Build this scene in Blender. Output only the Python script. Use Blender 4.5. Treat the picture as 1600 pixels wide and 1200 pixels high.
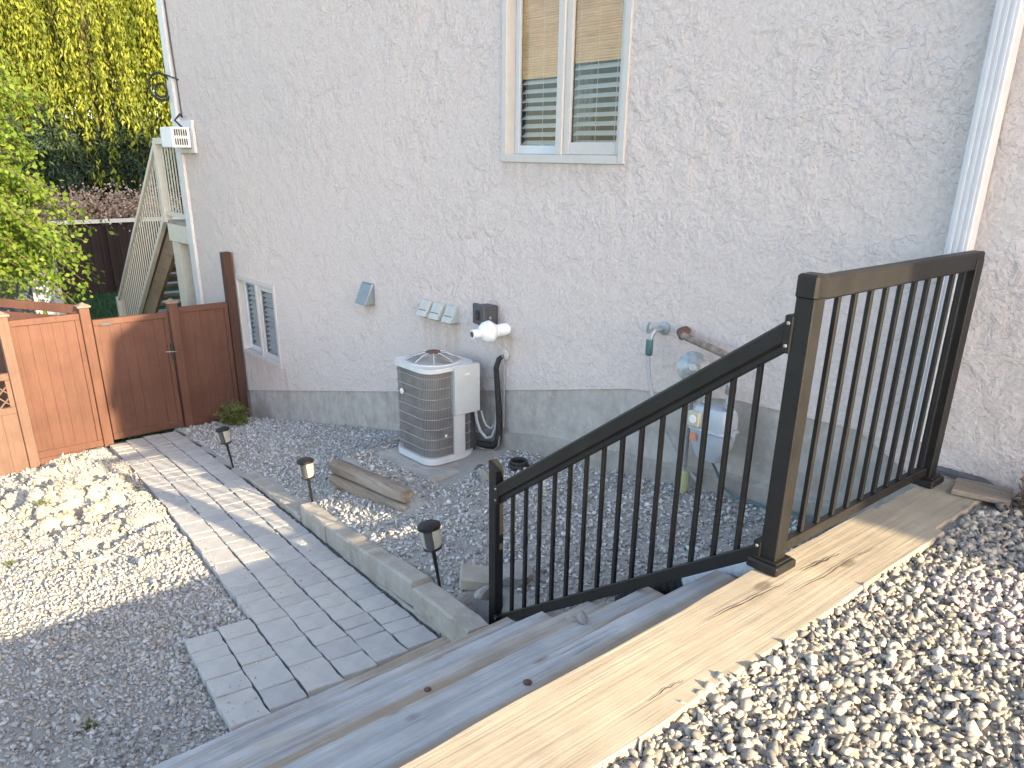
import bpy, bmesh, math, random
import numpy as np
from mathutils import Vector, Matrix
random.seed(7); rng = np.random.default_rng(7)
for o in list(bpy.data.objects): bpy.data.objects.remove(o)
S = bpy.context.scene
COL = S.collection
R = math.radians

# ------------------------------------------------------------ camera
def cam_axes(p, r, yaw):
    cp, sp = math.cos(p), math.sin(p); cy, sy = math.cos(yaw), math.sin(yaw)
    f = Vector((-sy*cp, cy*cp, -sp)); rt = Vector((cy, sy, 0)); up = rt.cross(f)
    c, s = math.cos(r), math.sin(r)
    return c*rt+s*up, -s*rt+c*up, f
cr, cu, cf = cam_axes(R(21.8076), R(0.7246), R(49.1329))
cd = bpy.data.cameras.new('camera'); cam = bpy.data.objects.new('camera', cd); COL.objects.link(cam)
cam.matrix_world = Matrix(((cr.x, cu.x, -cf.x, 0), (cr.y, cu.y, -cf.y, 0), (cr.z, cu.z, -cf.z, 1.33), (0, 0, 0, 1)))
cd.sensor_width = 36; cd.lens = 1229.515/1600*36; cd.shift_y = 133.56/1600
cd.clip_start = 0.05; cd.clip_end = 600
S.camera = cam

# ------------------------------------------------------------ sky, sun, exposure
SUN_EL, SUN_AZ = R(20.0), math.atan(0.09)        # the sun stands along +X, a little behind the wall line
sv = Vector((math.cos(SUN_EL)*math.cos(SUN_AZ), math.cos(SUN_EL)*math.sin(SUN_AZ), math.sin(SUN_EL)))
w = bpy.data.worlds.new('World'); S.world = w; w.use_nodes = True
nt = w.node_tree; nt.nodes.clear()
sk = nt.nodes.new('ShaderNodeTexSky'); sk.sky_type = 'NISHITA'; sk.sun_disc = False
sk.sun_elevation = SUN_EL; sk.sun_rotation = math.atan2(sv.x, sv.y)
sk.air_density = 0.75; sk.dust_density = 1.2; sk.ozone_density = 1.0
bg = nt.nodes.new('ShaderNodeBackground'); bg.inputs[1].default_value = 0.15
wo = nt.nodes.new('ShaderNodeOutputWorld')
tn = nt.nodes.new('ShaderNodeMix'); tn.data_type = 'RGBA'; tn.blend_type = 'MULTIPLY'; tn.inputs[0].default_value = 1.0
tn.inputs[7].default_value = (1.0, 0.915, 0.80, 1)                      # slightly hazy, whiter sky
nt.links.new(sk.outputs[0], tn.inputs[6]); nt.links.new(tn.outputs[2], bg.inputs[0]); nt.links.new(bg.outputs[0], wo.inputs[0])
ld = bpy.data.lights.new('sun', 'SUN'); ld.energy = 3.0; ld.angle = R(0.5); ld.color = (1.0, 0.81, 0.52)
sun = bpy.data.objects.new('sun', ld); COL.objects.link(sun)
sun.rotation_euler = (-sv).to_track_quat('-Z', 'Y').to_euler()
S.view_settings.view_transform = 'Standard'; S.view_settings.look = 'None'
S.view_settings.exposure = 2.4; S.view_settings.gamma = 1.0; S.view_settings.use_curve_mapping = False
S.render.engine = 'CYCLES'; S.cycles.max_bounces = 6; S.cycles.transparent_max_bounces = 12

# ------------------------------------------------------------ materials
def new_mat(name):
    m = bpy.data.materials.new(name); m.use_nodes = True
    t = m.node_tree; b = t.nodes['Principled BSDF']
    return m, t, b
def N(t, typ, **kw):
    n = t.nodes.new(typ)
    for k, v in kw.items():
        if k in n.inputs: n.inputs[k].default_value = v
        else: setattr(n, k, v)
    return n
def ramp(t, src, stops):
    r = t.nodes.new('ShaderNodeValToRGB'); e = r.color_ramp.elements
    while len(e) > 1: e.remove(e[-1])
    e[0].position, e[0].color = stops[0][0], (*stops[0][1], 1)
    for p, c in stops[1:]:
        x = e.new(p); x.color = (*c, 1)
    t.links.new(src, r.inputs[0]); return r
def mapped(t, scale=(1, 1, 1), coord='Object'):
    tc = t.nodes.new('ShaderNodeTexCoord'); mp = t.nodes.new('ShaderNodeMapping'); mp.inputs['Scale'].default_value = scale
    t.links.new(tc.outputs[coord], mp.inputs[0]); return mp.outputs[0]
def noise(t, vec, scale, detail=4, rough=.55, dist=0):
    n = N(t, 'ShaderNodeTexNoise', Scale=scale, Detail=detail, Roughness=rough, Distortion=dist)
    if vec is not None: t.links.new(vec, n.inputs['Vector'])
    return n.outputs['Fac']
def mixc(t, fac, a, b, mode='MIX'):
    m = t.nodes.new('ShaderNodeMix'); m.data_type = 'RGBA'; m.blend_type = mode
    for s, v in ((0, fac), (6, a), (7, b)):
        if hasattr(v, 'is_output'): t.links.new(v, m.inputs[s])
        else: m.inputs[s].default_value = v if s == 0 else (*v, 1)
    return m.outputs[2]
def bump(t, b, h, dist, strength=1.0, prev=None):
    n = N(t, 'ShaderNodeBump', Distance=dist, Strength=strength); t.links.new(h, n.inputs['Height'])
    if prev is not None: t.links.new(prev, n.inputs['Normal'])
    t.links.new(n.outputs[0], b.inputs['Normal']); return n.outputs[0]
def plain(name, col, rough=.6, metal=0, var=.12, vs=14, bs=0, bd=.002, spec=.5):
    m, t, b = new_mat(name); v = mapped(t)
    f = noise(t, v, vs, 5)
    lo = tuple(c*(1-var) for c in col); hi = tuple(min(1, c*(1+var)) for c in col)
    r = ramp(t, f, [(.3, lo), (.7, hi)])
    t.links.new(r.outputs[0], b.inputs['Base Color'])
    b.inputs['Roughness'].default_value = rough; b.inputs['Metallic'].default_value = metal
    b.inputs['Specular IOR Level'].default_value = spec
    if bs: bump(t, b, noise(t, v, bs, 4), bd)
    return m
def wood(name, base, dark, streak, axis, gs=1.0, knots=True, rough=.8, streak_amt=.45, crk_amt=.55):
    """grain runs along the given axis (0, 1, 2)"""
    m, t, b = new_mat(name)
    sc = [26*gs]*3; sc[axis] = 1.1*gs
    v = mapped(t, sc); g = noise(t, v, 1.6, 6, .65, .6)
    sc2 = [9*gs]*3; sc2[axis] = .7*gs
    v2 = mapped(t, sc2); g2 = noise(t, v2, 1.0, 4, .6, .4)
    c1 = ramp(t, g, [(.3, dark), (.5, base), (.75, tuple(min(1, x*1.12) for x in base))]).outputs[0]
    fac = ramp(t, g2, [(.47, (0, 0, 0)), (.6, (streak_amt,)*3)]).outputs[0]
    c2 = mixc(t, fac, c1, streak)
    sc3 = [70*gs]*3; sc3[axis] = 2.2*gs
    cr_ = noise(t, mapped(t, sc3), 1.0, 3, .6, .3)
    crk = ramp(t, cr_, [(.26, (crk_amt,)*3), (.35, (0,)*3)]).outputs[0]
    c2 = mixc(t, crk, c2, tuple(x*.35 for x in dark))
    hgt = g
    if knots:
        sk_ = [5.0]*3; sk_[axis] = 2.4
        vo = N(t, 'ShaderNodeTexVoronoi', Scale=1.0); t.links.new(mapped(t, sk_), vo.inputs['Vector'])
        k = ramp(t, vo.outputs['Distance'], [(.07, (.8,)*3), (.13, (0,)*3)]).outputs[0]
        c2 = mixc(t, k, c2, tuple(x*.4 for x in streak))
    fade = ramp(t, noise(t, mapped(t), 2.3, 5, .65), [(.3, (.80,)*3), (.7, (1.18,)*3)]).outputs[0]
    c2 = mixc(t, 1.0, c2, fade, 'MULTIPLY')
    t.links.new(c2, b.inputs['Base Color']); b.inputs['Roughness'].default_value = rough
    b.inputs['Specular IOR Level'].default_value = .25
    p = bump(t, b, hgt, .004, .4); bump(t, b, cr_, .006, .2+.8*crk_amt, p)
    return m
def stone_mat(name, mult=1.0):
    m, t, b = new_mat(name)
    a = N(t, 'ShaderNodeAttribute', attribute_name='tint')
    f = noise(t, mapped(t), 160, 3)
    g = ramp(t, f, [(.3, (.8*mult,)*3), (.7, (1.15*mult,)*3)]).outputs[0]
    t.links.new(mixc(t, 1.0, a.outputs['Color'], g, 'MULTIPLY'), b.inputs['Base Color'])
    b.inputs['Roughness'].default_value = .85; b.inputs['Specular IOR Level'].default_value = .3
    bump(t, b, f, .002, .5)
    return m
STAINS = [(-6.39, -6.23, .06, .16, .8, (.36, .22, .10)), (-5.45, -4.95, .095, .5, .55, (.42, .33, .24)), (-9.3, -8.2, -.95, .5, .7, (.45, .33, .26)), (-4.45, -3.3, 1.29, .22, .6, (.42, .36, .28)), (-4.6, -4.3, .1, .35, .6, (.44, .35, .24)), (-1.52, -1.42, 2.6, 2.4, .35, (.46, .42, .36))]
def stucco_mat():
    m, t, b = new_mat('stucco'); v = mapped(t)
    n0 = N(t, 'ShaderNodeTexNoise', Scale=7, Detail=5, Roughness=.6); t.links.new(v, n0.inputs['Vector'])
    vm = N(t, 'ShaderNodeVectorMath', operation='MULTIPLY_ADD'); vm.inputs[1].default_value = (.12, .12, .12)
    t.links.new(n0.outputs['Color'], vm.inputs[0]); t.links.new(v, vm.inputs[2])
    pl = noise(t, vm.outputs[0], 8.5, 3, .55, .3)       # trowelled plateaus with ragged crisp lips
    r1 = ramp(t, pl, [(.32, (.1,)*3), (.462, (.5,)*3), (.469, (.12,)*3), (.60, (.62,)*3), (.606, (.28,)*3), (.75, (.75,)*3)]).outputs[0]
    fine = noise(t, v, 230, 3, .6)
    mid = noise(t, v, 45, 3, .6)
    big = noise(t, v, .55, 3, .5)
    sc = ramp(t, big, [(.3, (.585, .525, .50)), (.7, (.645, .56, .52))]).outputs[0]
    dirt = ramp(t, mid, [(.3, (.88,)*3), (.6, (1.03,)*3)]).outputs[0]
    sc = mixc(t, 1.0, sc, dirt, 'MULTIPLY')
    # tan weather staining that hangs low on the wall
    tc = t.nodes.new('ShaderNodeTexCoord'); sp = t.nodes.new('ShaderNodeSeparateXYZ'); t.links.new(tc.outputs['Object'], sp.inputs[0])
    st = noise(t, mapped(t, (1.6, 1.6, .35)), 1.5, 5, .6)
    ma = N(t, 'ShaderNodeMapRange'); ma.inputs['From Min'].default_value = .5; ma.inputs['From Max'].default_value = -.9
    t.links.new(sp.outputs['Z'], ma.inputs['Value'])
    mu = N(t, 'ShaderNodeMath', operation='MULTIPLY'); t.links.new(ma.outputs[0], mu.inputs[0])
    t.links.new(ramp(t, st, [(.42, (0,)*3), (.66, (.55,)*3)]).outputs[0], mu.inputs[1])
    sc = mixc(t, mu.outputs[0], sc, (.50, .41, .33))
    def mr(src, a, b_):
        n = N(t, 'ShaderNodeMapRange', interpolation_type='SMOOTHSTEP'); n.inputs['From Min'].default_value = a; n.inputs['From Max'].default_value = b_
        t.links.new(src, n.inputs['Value']); return n.outputs[0]
    def mul(a, b_):
        n = N(t, 'ShaderNodeMath', operation='MULTIPLY'); t.links.new(a, n.inputs[0])
        if hasattr(b_, 'is_output'): t.links.new(b_, n.inputs[1])
        else: n.inputs[1].default_value = b_
        return n.outputs[0]
    drip = ramp(t, noise(t, mapped(t, (14, 14, 1.2)), 1.2, 4, .6), [(.35, (.1,)*3), (.65, (1,)*3)]).outputs[0]
    OX, OZ = -4.0, -1.0
    for x0, x1, zt, ln, am, cl in STAINS:
        mx_ = mul(mr(sp.outputs['X'], x0-OX-.03, x0-OX+.03), mr(sp.outputs['X'], x1-OX+.03, x1-OX-.03))
        mz = mul(mr(sp.outputs['Z'], zt-ln-OZ, zt-OZ), mr(sp.outputs['Z'], zt-OZ+.02, zt-OZ-.01))
        sc = mixc(t, mul(mul(mul(mx_, mz), drip), am), sc, cl)
    t.links.new(sc, b.inputs['Base Color']); b.inputs['Roughness'].default_value = .9; b.inputs['Specular IOR Level'].default_value = .2
    zone = ramp(t, noise(t, v, 1.1, 3, .6, .6), [(.33, (.45,)*3), (.62, (1.25,)*3)]).outputs[0]
    rz = N(t, 'ShaderNodeMath', operation='MULTIPLY'); t.links.new(r1, rz.inputs[0]); t.links.new(zone, rz.inputs[1]); r1 = rz.outputs[0]
    p = bump(t, b, r1, .0115, .85); p = bump(t, b, mid, .007, .6, p); bump(t, b, fine, .003, .7, p)
    return m
def concrete_mat(name, c, var=.2, stains=True):
    m, t, b = new_mat(name); v = mapped(t)
    f = noise(t, v, 6, 6, .65); g = noise(t, v, 90, 3)
    col = ramp(t, f, [(.3, tuple(x*(1-var) for x in c)), (.7, tuple(x*(1+var) for x in c))]).outputs[0]
    if stains:
        s = noise(t, mapped(t, (2.4, 2.4, .9)), 2, 6, .7)
        col = mixc(t, ramp(t, s, [(.48, (0,)*3), (.7, (.6,)*3)]).outputs[0], col, (c[0]*.62, c[1]*.56, c[2]*.5))
        s2 = noise(t, v, 17, 5, .7)
        col = mixc(t, ramp(t, s2, [(.55, (0,)*3), (.72, (.5,)*3)]).outputs[0], col, (c[0]*1.4, c[1]*1.4, c[2]*1.4))
    t.links.new(col, b.inputs['Base Color']); b.inputs['Roughness'].default_value = .92; b.inputs['Specular IOR Level'].default_value = .2
    p = bump(t, b, f, .01, .5); bump(t, b, g, .003, .7, p)
    return m
def leaf_mat(name, c1, c2, trans=.35):
    m, t, b = new_mat(name)
    a = N(t, 'ShaderNodeAttribute', attribute_name='tint')
    sp = t.nodes.new('ShaderNodeSeparateColor'); t.links.new(a.outputs['Color'], sp.inputs[0])
    col = mixc(t, sp.outputs[0], c1, c2)
    t.links.new(col, b.inputs['Base Color']); b.inputs['Roughness'].default_value = .6; b.inputs['Specular IOR Level'].default_value = .25
    tr = t.nodes.new('ShaderNodeBsdfTranslucent'); t.links.new(col, tr.inputs[0])
    mx = t.nodes.new('ShaderNodeMixShader'); mx.inputs[0].default_value = trans
    out = t.nodes['Material Output']
    t.links.new(b.outputs[0], mx.inputs[1]); t.links.new(tr.outputs[0], mx.inputs[2]); t.links.new(mx.outputs[0], out.inputs[0])
    return m
def glass_mat():
    m, t, b = new_mat('window_glass'); t.nodes.remove(b)
    tr = t.nodes.new('ShaderNodeBsdfTransparent'); tr.inputs[0].default_value = (.95, .97, .97, 1)
    gl = t.nodes.new('ShaderNodeBsdfGlossy'); gl.inputs['Roughness'].default_value = .02
    fr = N(t, 'ShaderNodeFresnel', IOR=1.5); mx = t.nodes.new('ShaderNodeMixShader')
    t.links.new(fr.outputs[0], mx.inputs[0]); t.links.new(tr.outputs[0], mx.inputs[1]); t.links.new(gl.outputs[0], mx.inputs[2])
    t.links.new(mx.outputs[0], t.nodes['Material Output'].inputs[0]); return m
def ground_mat(name, c1, c2, c3):
    m, t, b = new_mat(name); v = mapped(t)
    f = noise(t, v, 3, 6, .65); g = noise(t, v, 60, 4, .7)
    col = ramp(t, f, [(.3, c1), (.7, c2)]).outputs[0]
    col = mixc(t, ramp(t, g, [(.45, (0,)*3), (.65, (.7,)*3)]).outputs[0], col, c3)
    t.links.new(col, b.inputs['Base Color']); b.inputs['Roughness'].default_value = .95; b.inputs['Specular IOR Level'].default_value = .15
    p = bump(t, b, f, .03, .5); bump(t, b, g, .012, 1, p); return m

M = {}
M['stucco'] = stucco_mat()
M['foundation'] = concrete_mat('foundation_concrete', (.42, .39, .355), .2)
M['footing'] = concrete_mat('footing_concrete', (.33, .305, .275), .22)
M['slab'] = concrete_mat('slab_concrete', (.36, .345, .32), .15)
M['paver'] = concrete_mat('paver_concrete', (.45, .435, .41), .12, False)
M['paver_b'] = concrete_mat('paver_concrete_warm', (.465, .44, .41), .12, False)
M['paver_c'] = concrete_mat('paver_concrete_dark', (.41, .395, .38), .14, False)
M['block'] = concrete_mat('block_concrete', (.39, .355, .31), .14)
M['rock'] = concrete_mat('rough_rock', (.34, .32, .30), .3)
M['slate'] = concrete_mat('dark_slate', (.12, .12, .125), .3)
M['sand'] = ground_mat('joint_sand', (.09, .085, .08), (.14, .13, .12), (.06, .058, .055))
M['soil'] = ground_mat('yard_soil', (.34, .32, .29), (.41, .385, .345), (.27, .255, .23))
M['clod'] = ground_mat('clod_soil', (.36, .32, .265), (.43, .385, .315), (.3, .265, .22))
M['lawn'] = ground_mat('lawn_soil', (.05, .08, .03), (.08, .11, .04), (.04, .05, .02))
M['stone'] = stone_mat('gravel_stone')
M['fence'] = wood('fence_stain', (.118, .056, .040), (.102, .048, .034), (.126, .062, .044), 2, 1, False, .55, .3)
M['fence_post'] = wood('fence_post_stain', (.122, .060, .043), (.104, .051, .037), (.134, .068, .048), 2, 1, False, .55, .3)
M['fence_pale'] = wood('fence_faded', (.145, .088, .068), (.125, .076, .058), (.16, .10, .078), 2, 1, False, .6, .3)
M['fence_cap'] = plain('fence_cap', (.22, .15, .125), .6)
M['dark_post'] = wood('dark_post_stain', (.075, .04, .03), (.05, .027, .02), (.09, .05, .036), 2, 1, False, .6, .3)
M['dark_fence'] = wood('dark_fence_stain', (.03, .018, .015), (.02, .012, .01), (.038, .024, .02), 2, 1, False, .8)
M['timber'] = wood('landing_timber', (.35, .30, .23), (.295, .248, .185), (.36, .30, .22), 1, .7, True, .85, .4, .3)
M['crack'] = plain('crack_dark', (.05, .03, .018), .95, 0, .3, 40)
M['tread'] = wood('weathered_tread', (.46, .45, .44), (.31, .30, .29), (.37, .28, .19), 1, .8, True, .85, .9, .9)
M['log'] = wood('weathered_log', (.27, .215, .165), (.13, .1, .08), (.36, .31, .26), 0, 1.4, True, .9, .6)
M['stringer'] = wood('stained_stringer', (.22, .15, .09), (.15, .1, .06), (.26, .19, .12), 0, 1, False, .75)
M['deck_tread'] = wood('deck_tread_wood', (.30, .26, .22), (.22, .19, .16), (.34, .3, .26), 1, 1, False)
M['black'] = plain('black_aluminium', (.0078, .0073, .007), .5, 0, .5, 9, 300, .0006, .45)
M['white'] = plain('white_paint', (.74, .75, .77), .5, 0, .04)
M['white_trim'] = plain('white_trim', (.57, .57, .585), .5, 0, .05)
M['vinyl'] = plain('window_vinyl', (.50, .48, .455), .5, 0, .05)
M['vinyl_white'] = plain('window_white', (.58, .61, .63), .45, 0, .03)
M['slat'] = plain('blind_slat', (.88, .87, .83), .5, 0, .03)
M['slat_far'] = plain('blind_slat_grey', (.80, .82, .84), .5, 0, .03)
M['curtain'] = plain('curtain', (.5, .52, .55), .9, 0, .2, 30)
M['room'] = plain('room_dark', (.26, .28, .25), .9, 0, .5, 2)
M['glass'] = glass_mat()
M['cream'] = plain('cream_paint', (.58, .55, .47), .55, 0, .06)
M['pipe_white'] = plain('white_plastic', (.70, .75, .80), .4, 0, .06)
M['pvc'] = plain('pvc_white', (.74, .78, .83), .3, 0, .03)
M['grey_cable'] = plain('grey_conduit', (.40, .41, .42), .5, 0, .08)
M['rubber'] = plain('black_rubber', (.015, .015, .016), .6, 0, .3, 40, 30, .01)
M['box_grey'] = plain('dark_grey_plastic', (.06, .063, .07), .5, 0, .15)
M['vent_blue'] = plain('grey_blue_metal', (.20, .235, .26), .45, .2, .1)
M['vent_white'] = plain('faded_white_vent', (.44, .45, .425), .55, 0, .1)
M['ac_shell'] = plain('ac_grey_paint', (.50, .525, .53), .4, 0, .05)
M['ac_cap'] = plain('ac_cap_paint', (.56, .58, .59), .45, 0, .06)
M['ac_fin'] = plain('ac_coil_fin', (.18, .175, .17), .6, .3, .35, 5)
M['ac_wire'] = plain('ac_guard_wire', (.30, .295, .29), .45, .2, .1)
M['rust'] = plain('rust', (.125, .07, .052), .85, 0, .4, 50)
M['emblem'] = plain('emblem_white', (.72, .72, .72), .4, 0, .02)
M['meter'] = plain('meter_grey_paint', (.37, .41, .46), .45, 0, .06)
M['steel'] = plain('galvanised_pipe', (.33, .36, .37), .45, .4, .2, 40)
M['rusty_pipe'] = plain('rusty_pipe', (.24, .19, .155), .7, .2, .45, 25)
M['hose_teal'] = plain('teal_sleeve', (.06, .13, .14), .5, 0, .1)
M['tag_yellow'] = plain('meter_label', (.46, .43, .33), .5, 0, .08)
M['tag_red'] = plain('warning_label', (.55, .22, .13), .5, 0, .1)
M['sleeve_green'] = plain('pale_green_sleeve', (.42, .48, .26), .6, 0, .1)
M['lamp_clear'] = plain('lamp_clear_shade', (.42, .40, .33), .2, 0, .15, 60)
M['siding'] = plain('shed_siding', (.23, .27, .33), .6, 0, .06)
M['shed_door'] = plain('shed_door', (.07, .085, .12), .6, 0, .08)
M['reflection_tan'] = wood('tan_reflection', (.93, .60, .30), (.74, .45, .20), (.95, .66, .36), 0, 2.2, False, .7)  # bright tan carries the sunlit reflection of the upper window as colour
M['iron'] = plain('wrought_iron', (.03, .04, .03), .5, .3, .1)
M['roof'] = plain('roof_shingle', (.10, .09, .085), .9, 0, .3, 20)
M['bark'] = plain('bark', (.14, .10, .07), .9, 0, .4, 20, 25, .02)
M['leaf_willow'] = leaf_mat('willow_leaf', (.09, .13, .02), (.34, .36, .05), .45)
M['leaf_cedar'] = leaf_mat('cedar_leaf', (.028, .05, .03), (.055, .085, .05), .15)
M['leaf_branch'] = leaf_mat('birch_leaf', (.09, .17, .02), (.20, .27, .04), .45)
M['leaf_shrub'] = leaf_mat('shrub_leaf', (.10, .13, .035), (.19, .21, .07), .25)
M['leaf_weed'] = leaf_mat('weed_leaf', (.08, .11, .03), (.14, .17, .05), .3)
M['flower'] = leaf_mat('flower_cluster', (.38, .25, .19), (.58, .46, .36), .2)
M['grass'] = leaf_mat('grass_blade', (.03, .07, .025), (.06, .12, .05), .25)
M['dry'] = leaf_mat('dry_twig_leaf', (.13, .085, .05), (.2, .13, .08), .2)

# ------------------------------------------------------------ mesh helpers
class MB:
    def __init__(s): s.v = []; s.f = []
    def add(s, vs, fs):
        n = len(s.v); s.v += [tuple(v) for v in vs]; s.f += [tuple(i+n for i in f) for f in fs]; return s
    def obox(s, c, h, rot=None, ch=.003):
        """chamfered box: centre, half sizes, 3x3 rotation"""
        c = Vector(c); ch = min(ch, min(h)*.45); vs = []; idx = {}
        for sx in (-1, 1):
            for sy in (-1, 1):
                for sz in (-1, 1):
                    for a in range(3):
                        p = [sx*h[0], sy*h[1], sz*h[2]]; g = (sx, sy, sz)
                        for k in range(3):
                            if k != a: p[k] -= g[k]*ch
                        p = Vector(p)
                        if rot is not None: p = rot @ p
                        idx[(sx, sy, sz, a)] = len(vs); vs.append(c+p)
        fs = []
        for a in range(3):
            b, d = (a+1) % 3, (a+2) % 3
            for sg in (-1, 1):
                q = []
                for sb, sd in ((-1, -1), (1, -1), (1, 1), (-1, 1)):
                    g = [0, 0, 0]; g[a] = sg; g[b] = sb; g[d] = sd; q.append(idx[(*g, a)])
                fs.append(q if sg > 0 else q[::-1])
            for sb in (-1, 1):
                for sd in (-1, 1):
                    g0 = [0, 0, 0]; g0[a] = -1; g0[b] = sb; g0[d] = sd; g1 = g0[:]; g1[a] = 1
                    q = [idx[(*g0, b)], idx[(*g1, b)], idx[(*g1, d)], idx[(*g0, d)]]
                    fs.append(q if sb*sd < 0 else q[::-1])
        for sx in (-1, 1):
            for sy in (-1, 1):
                for sz in (-1, 1):
                    q = [idx[(sx, sy, sz, a)] for a in range(3)]
                    fs.append(q if sx*sy*sz > 0 else q[::-1])
        return s.add(vs, fs)
    def box(s, x0, x1, y0, y1, z0, z1, ch=.003):
        return s.obox(((x0+x1)/2, (y0+y1)/2, (z0+z1)/2), (abs(x1-x0)/2, abs(y1-y0)/2, abs(z1-z0)/2), None, ch)
    def beam(s, p0, p1, wd, ht, up=(0, 0, 1), ch=.003):
        p0, p1 = Vector(p0), Vector(p1); d = p1-p0; L = d.length; d.normalize()
        y = Vector(up).cross(d)
        if y.length < 1e-4: y = Vector((0, 1, 0)).cross(d)
        y.normalize(); z = d.cross(y)
        rot = Matrix((d, y, z)).transposed()
        return s.obox((p0+p1)/2, (L/2, wd/2, ht/2), rot, ch)
    def tube(s, pts, r, n=8, cap=True):
        pts = [Vector(p) for p in pts]; rs = r if isinstance(r, (list, tuple)) else [r]*len(pts)
        vs = []; fs = []; prev = None
        for i, p in enumerate(pts):
            d = (pts[min(i+1, len(pts)-1)]-pts[max(i-1, 0)]).normalized()
            if prev is None:
                a = Vector((0, 0, 1)) if abs(d.z) < .9 else Vector((1, 0, 0)); u = d.cross(a).normalized()
            else: u = (prev - d*prev.dot(d)).normalized()
            prev = u; v = d.cross(u)
            for k in range(n):
                t = 2*math.pi*k/n; vs.append(p+(u*math.cos(t)+v*math.sin(t))*rs[i])
        for i in range(len(pts)-1):
            for k in range(n):
                fs.append((i*n+k, i*n+(k+1) % n, (i+1)*n+(k+1) % n, (i+1)*n+k))
        if cap: fs += [tuple(range(n))[::-1], tuple((len(pts)-1)*n+k for k in range(n))]
        return s.add(vs, fs)
    def lathe(s, prof, o=(0, 0, 0), d=(0, 0, 1), n=20):
        """profile of (radius, distance along d)"""
        o = Vector(o); d = Vector(d).normalized()
        return s.tube2([o+d*h for _, h in prof], [r for r, _ in prof], d, n)
    def tube2(s, pts, rs, d, n):
        a = Vector((0, 0, 1)) if abs(d.z) < .9 else Vector((1, 0, 0)); u = d.cross(a).normalized(); v = d.cross(u)
        vs = [p+(u*math.cos(2*math.pi*k/n)+v*math.sin(2*math.pi*k/n))*max(r, 1e-4) for p, r in zip(pts, rs) for k in range(n)]
        fs = [(i*n+k, i*n+(k+1) % n, (i+1)*n+(k+1) % n, (i+1)*n+k) for i in range(len(pts)-1) for k in range(n)]
        fs += [tuple(range(n))[::-1], tuple((len(pts)-1)*n+k for k in range(n))]
        return s.add(vs, fs)
    def prism(s, poly, a, b):
        """poly: list of 3d points; extruded by vector from a to b"""
        d = Vector(b)-Vector(a); n = len(poly); vs = [Vector(p) for p in poly]+[Vector(p)+d for p in poly]
        fs = [tuple(range(n)), tuple(range(n, 2*n))[::-1]]+[(i, (i+1) % n, n+(i+1) % n, n+i) for i in range(n)]
        return s.add(vs, fs)
ORG = {}
def origin(p):
    o = Vector((0, 0, 0))
    while p is not None: o += p.location; p = p.parent
    return o
def build(name, mb, mat, parent=None, smooth=False, loc=None, fix=True):
    """links ONE mesh object; vertices are given in world space"""
    o0 = origin(parent) if parent else Vector((0, 0, 0))
    lc = Vector(loc) if loc is not None else Vector((0, 0, 0))
    base = o0+lc
    me = bpy.data.meshes.new(name)
    me.from_pydata([(v[0]-base.x, v[1]-base.y, v[2]-base.z) for v in mb.v], [], mb.f)
    if fix:
        bm = bmesh.new(); bm.from_mesh(me); bmesh.ops.recalc_face_normals(bm, faces=bm.faces); bm.to_mesh(me); bm.free()
    if smooth:
        me.polygons.foreach_set('use_smooth', [True]*len(me.polygons))
        try: me.set_sharp_from_angle(angle=R(40))
        except Exception: pass
    me.materials.append(mat)
    o = bpy.data.objects.new(name, me); COL.objects.link(o); o.location = lc
    if parent: o.parent = parent
    return o
def thing(name, label, cat, loc=(0, 0, 0), group=None):
    o = bpy.data.objects.new(name, None); COL.objects.link(o); o.location = loc; o.empty_display_size = .1
    o['label'] = label; o['category'] = cat
    if group: o['group'] = group
    return o
def tag(o, label=None, cat=None, group=None, kind=None):
    for k, v in (('label', label), ('category', cat), ('group', group), ('kind', kind)):
        if v: o[k] = v
    return o
def copy_tree(o, parent=None):
    c = o.copy(); COL.objects.link(c); c.parent = parent
    for ch in list(o.children): copy_tree(ch, c)
    return c

# ------------------------------------------------------------ terrain shape
PR = np.array([7.43390858e-04, 9.59512479e-03, -8.71253557e-02, 1.72320525e+00])
def Yr(X): return np.polyval(PR, np.clip(X, -9.6, -2.6))           # right edge of the paver path
def zp(X): return -1.05+.1123*(np.clip(X, -9.6, -2.9)+2.9)        # path surface
ZW = ([-9.6, -6.06, -4.38, -3.6, -3.1, -2.4, -1.3], [-1.86, -1.09, -.77, -.67, -.6, -.5, -.44])
ZF = ([-9.6, -6.6, -5.2, -5.15, -3.9, -3.0, -2.4, -1.3], [-1.80, -1.45, -1.27, -1.19, -1.03, -.92, -.84, -.62])
def Yl(X):                                                         # left edge of the path
    return np.where(X > -3.935, Yr(X)-1.142, Yr(X)-.765)
def sm(a): a = np.clip(a, 0, 1); return a*a*(3-2*a)
def vnoise(X, Y, f, seed):
    """cheap smooth value noise"""
    x, y = X*f, Y*f; xi, yi = np.floor(x), np.floor(y); fx, fy = sm(x-xi), sm(y-yi)
    h = lambda a, b: np.modf(np.abs(np.sin(a*127.1+b*311.7+seed*74.7)*43758.5453))[0]
    return (h(xi, yi)*(1-fx)+h(xi+1, yi)*fx)*(1-fy)+(h(xi, yi+1)*(1-fx)+h(xi+1, yi+1)*fx)*fy
def lumps(X, Y):
    amp = np.exp(-((X+7.6)/1.7)**2-((Y-1.25)/.62)**2)
    return amp*(.24*(vnoise(X, Y, 3.6, 3)-.5)+.24*(vnoise(X, Y, 7.5, 5)-.5)+.10*(vnoise(X, Y, 17, 9)-.5)), amp
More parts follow.
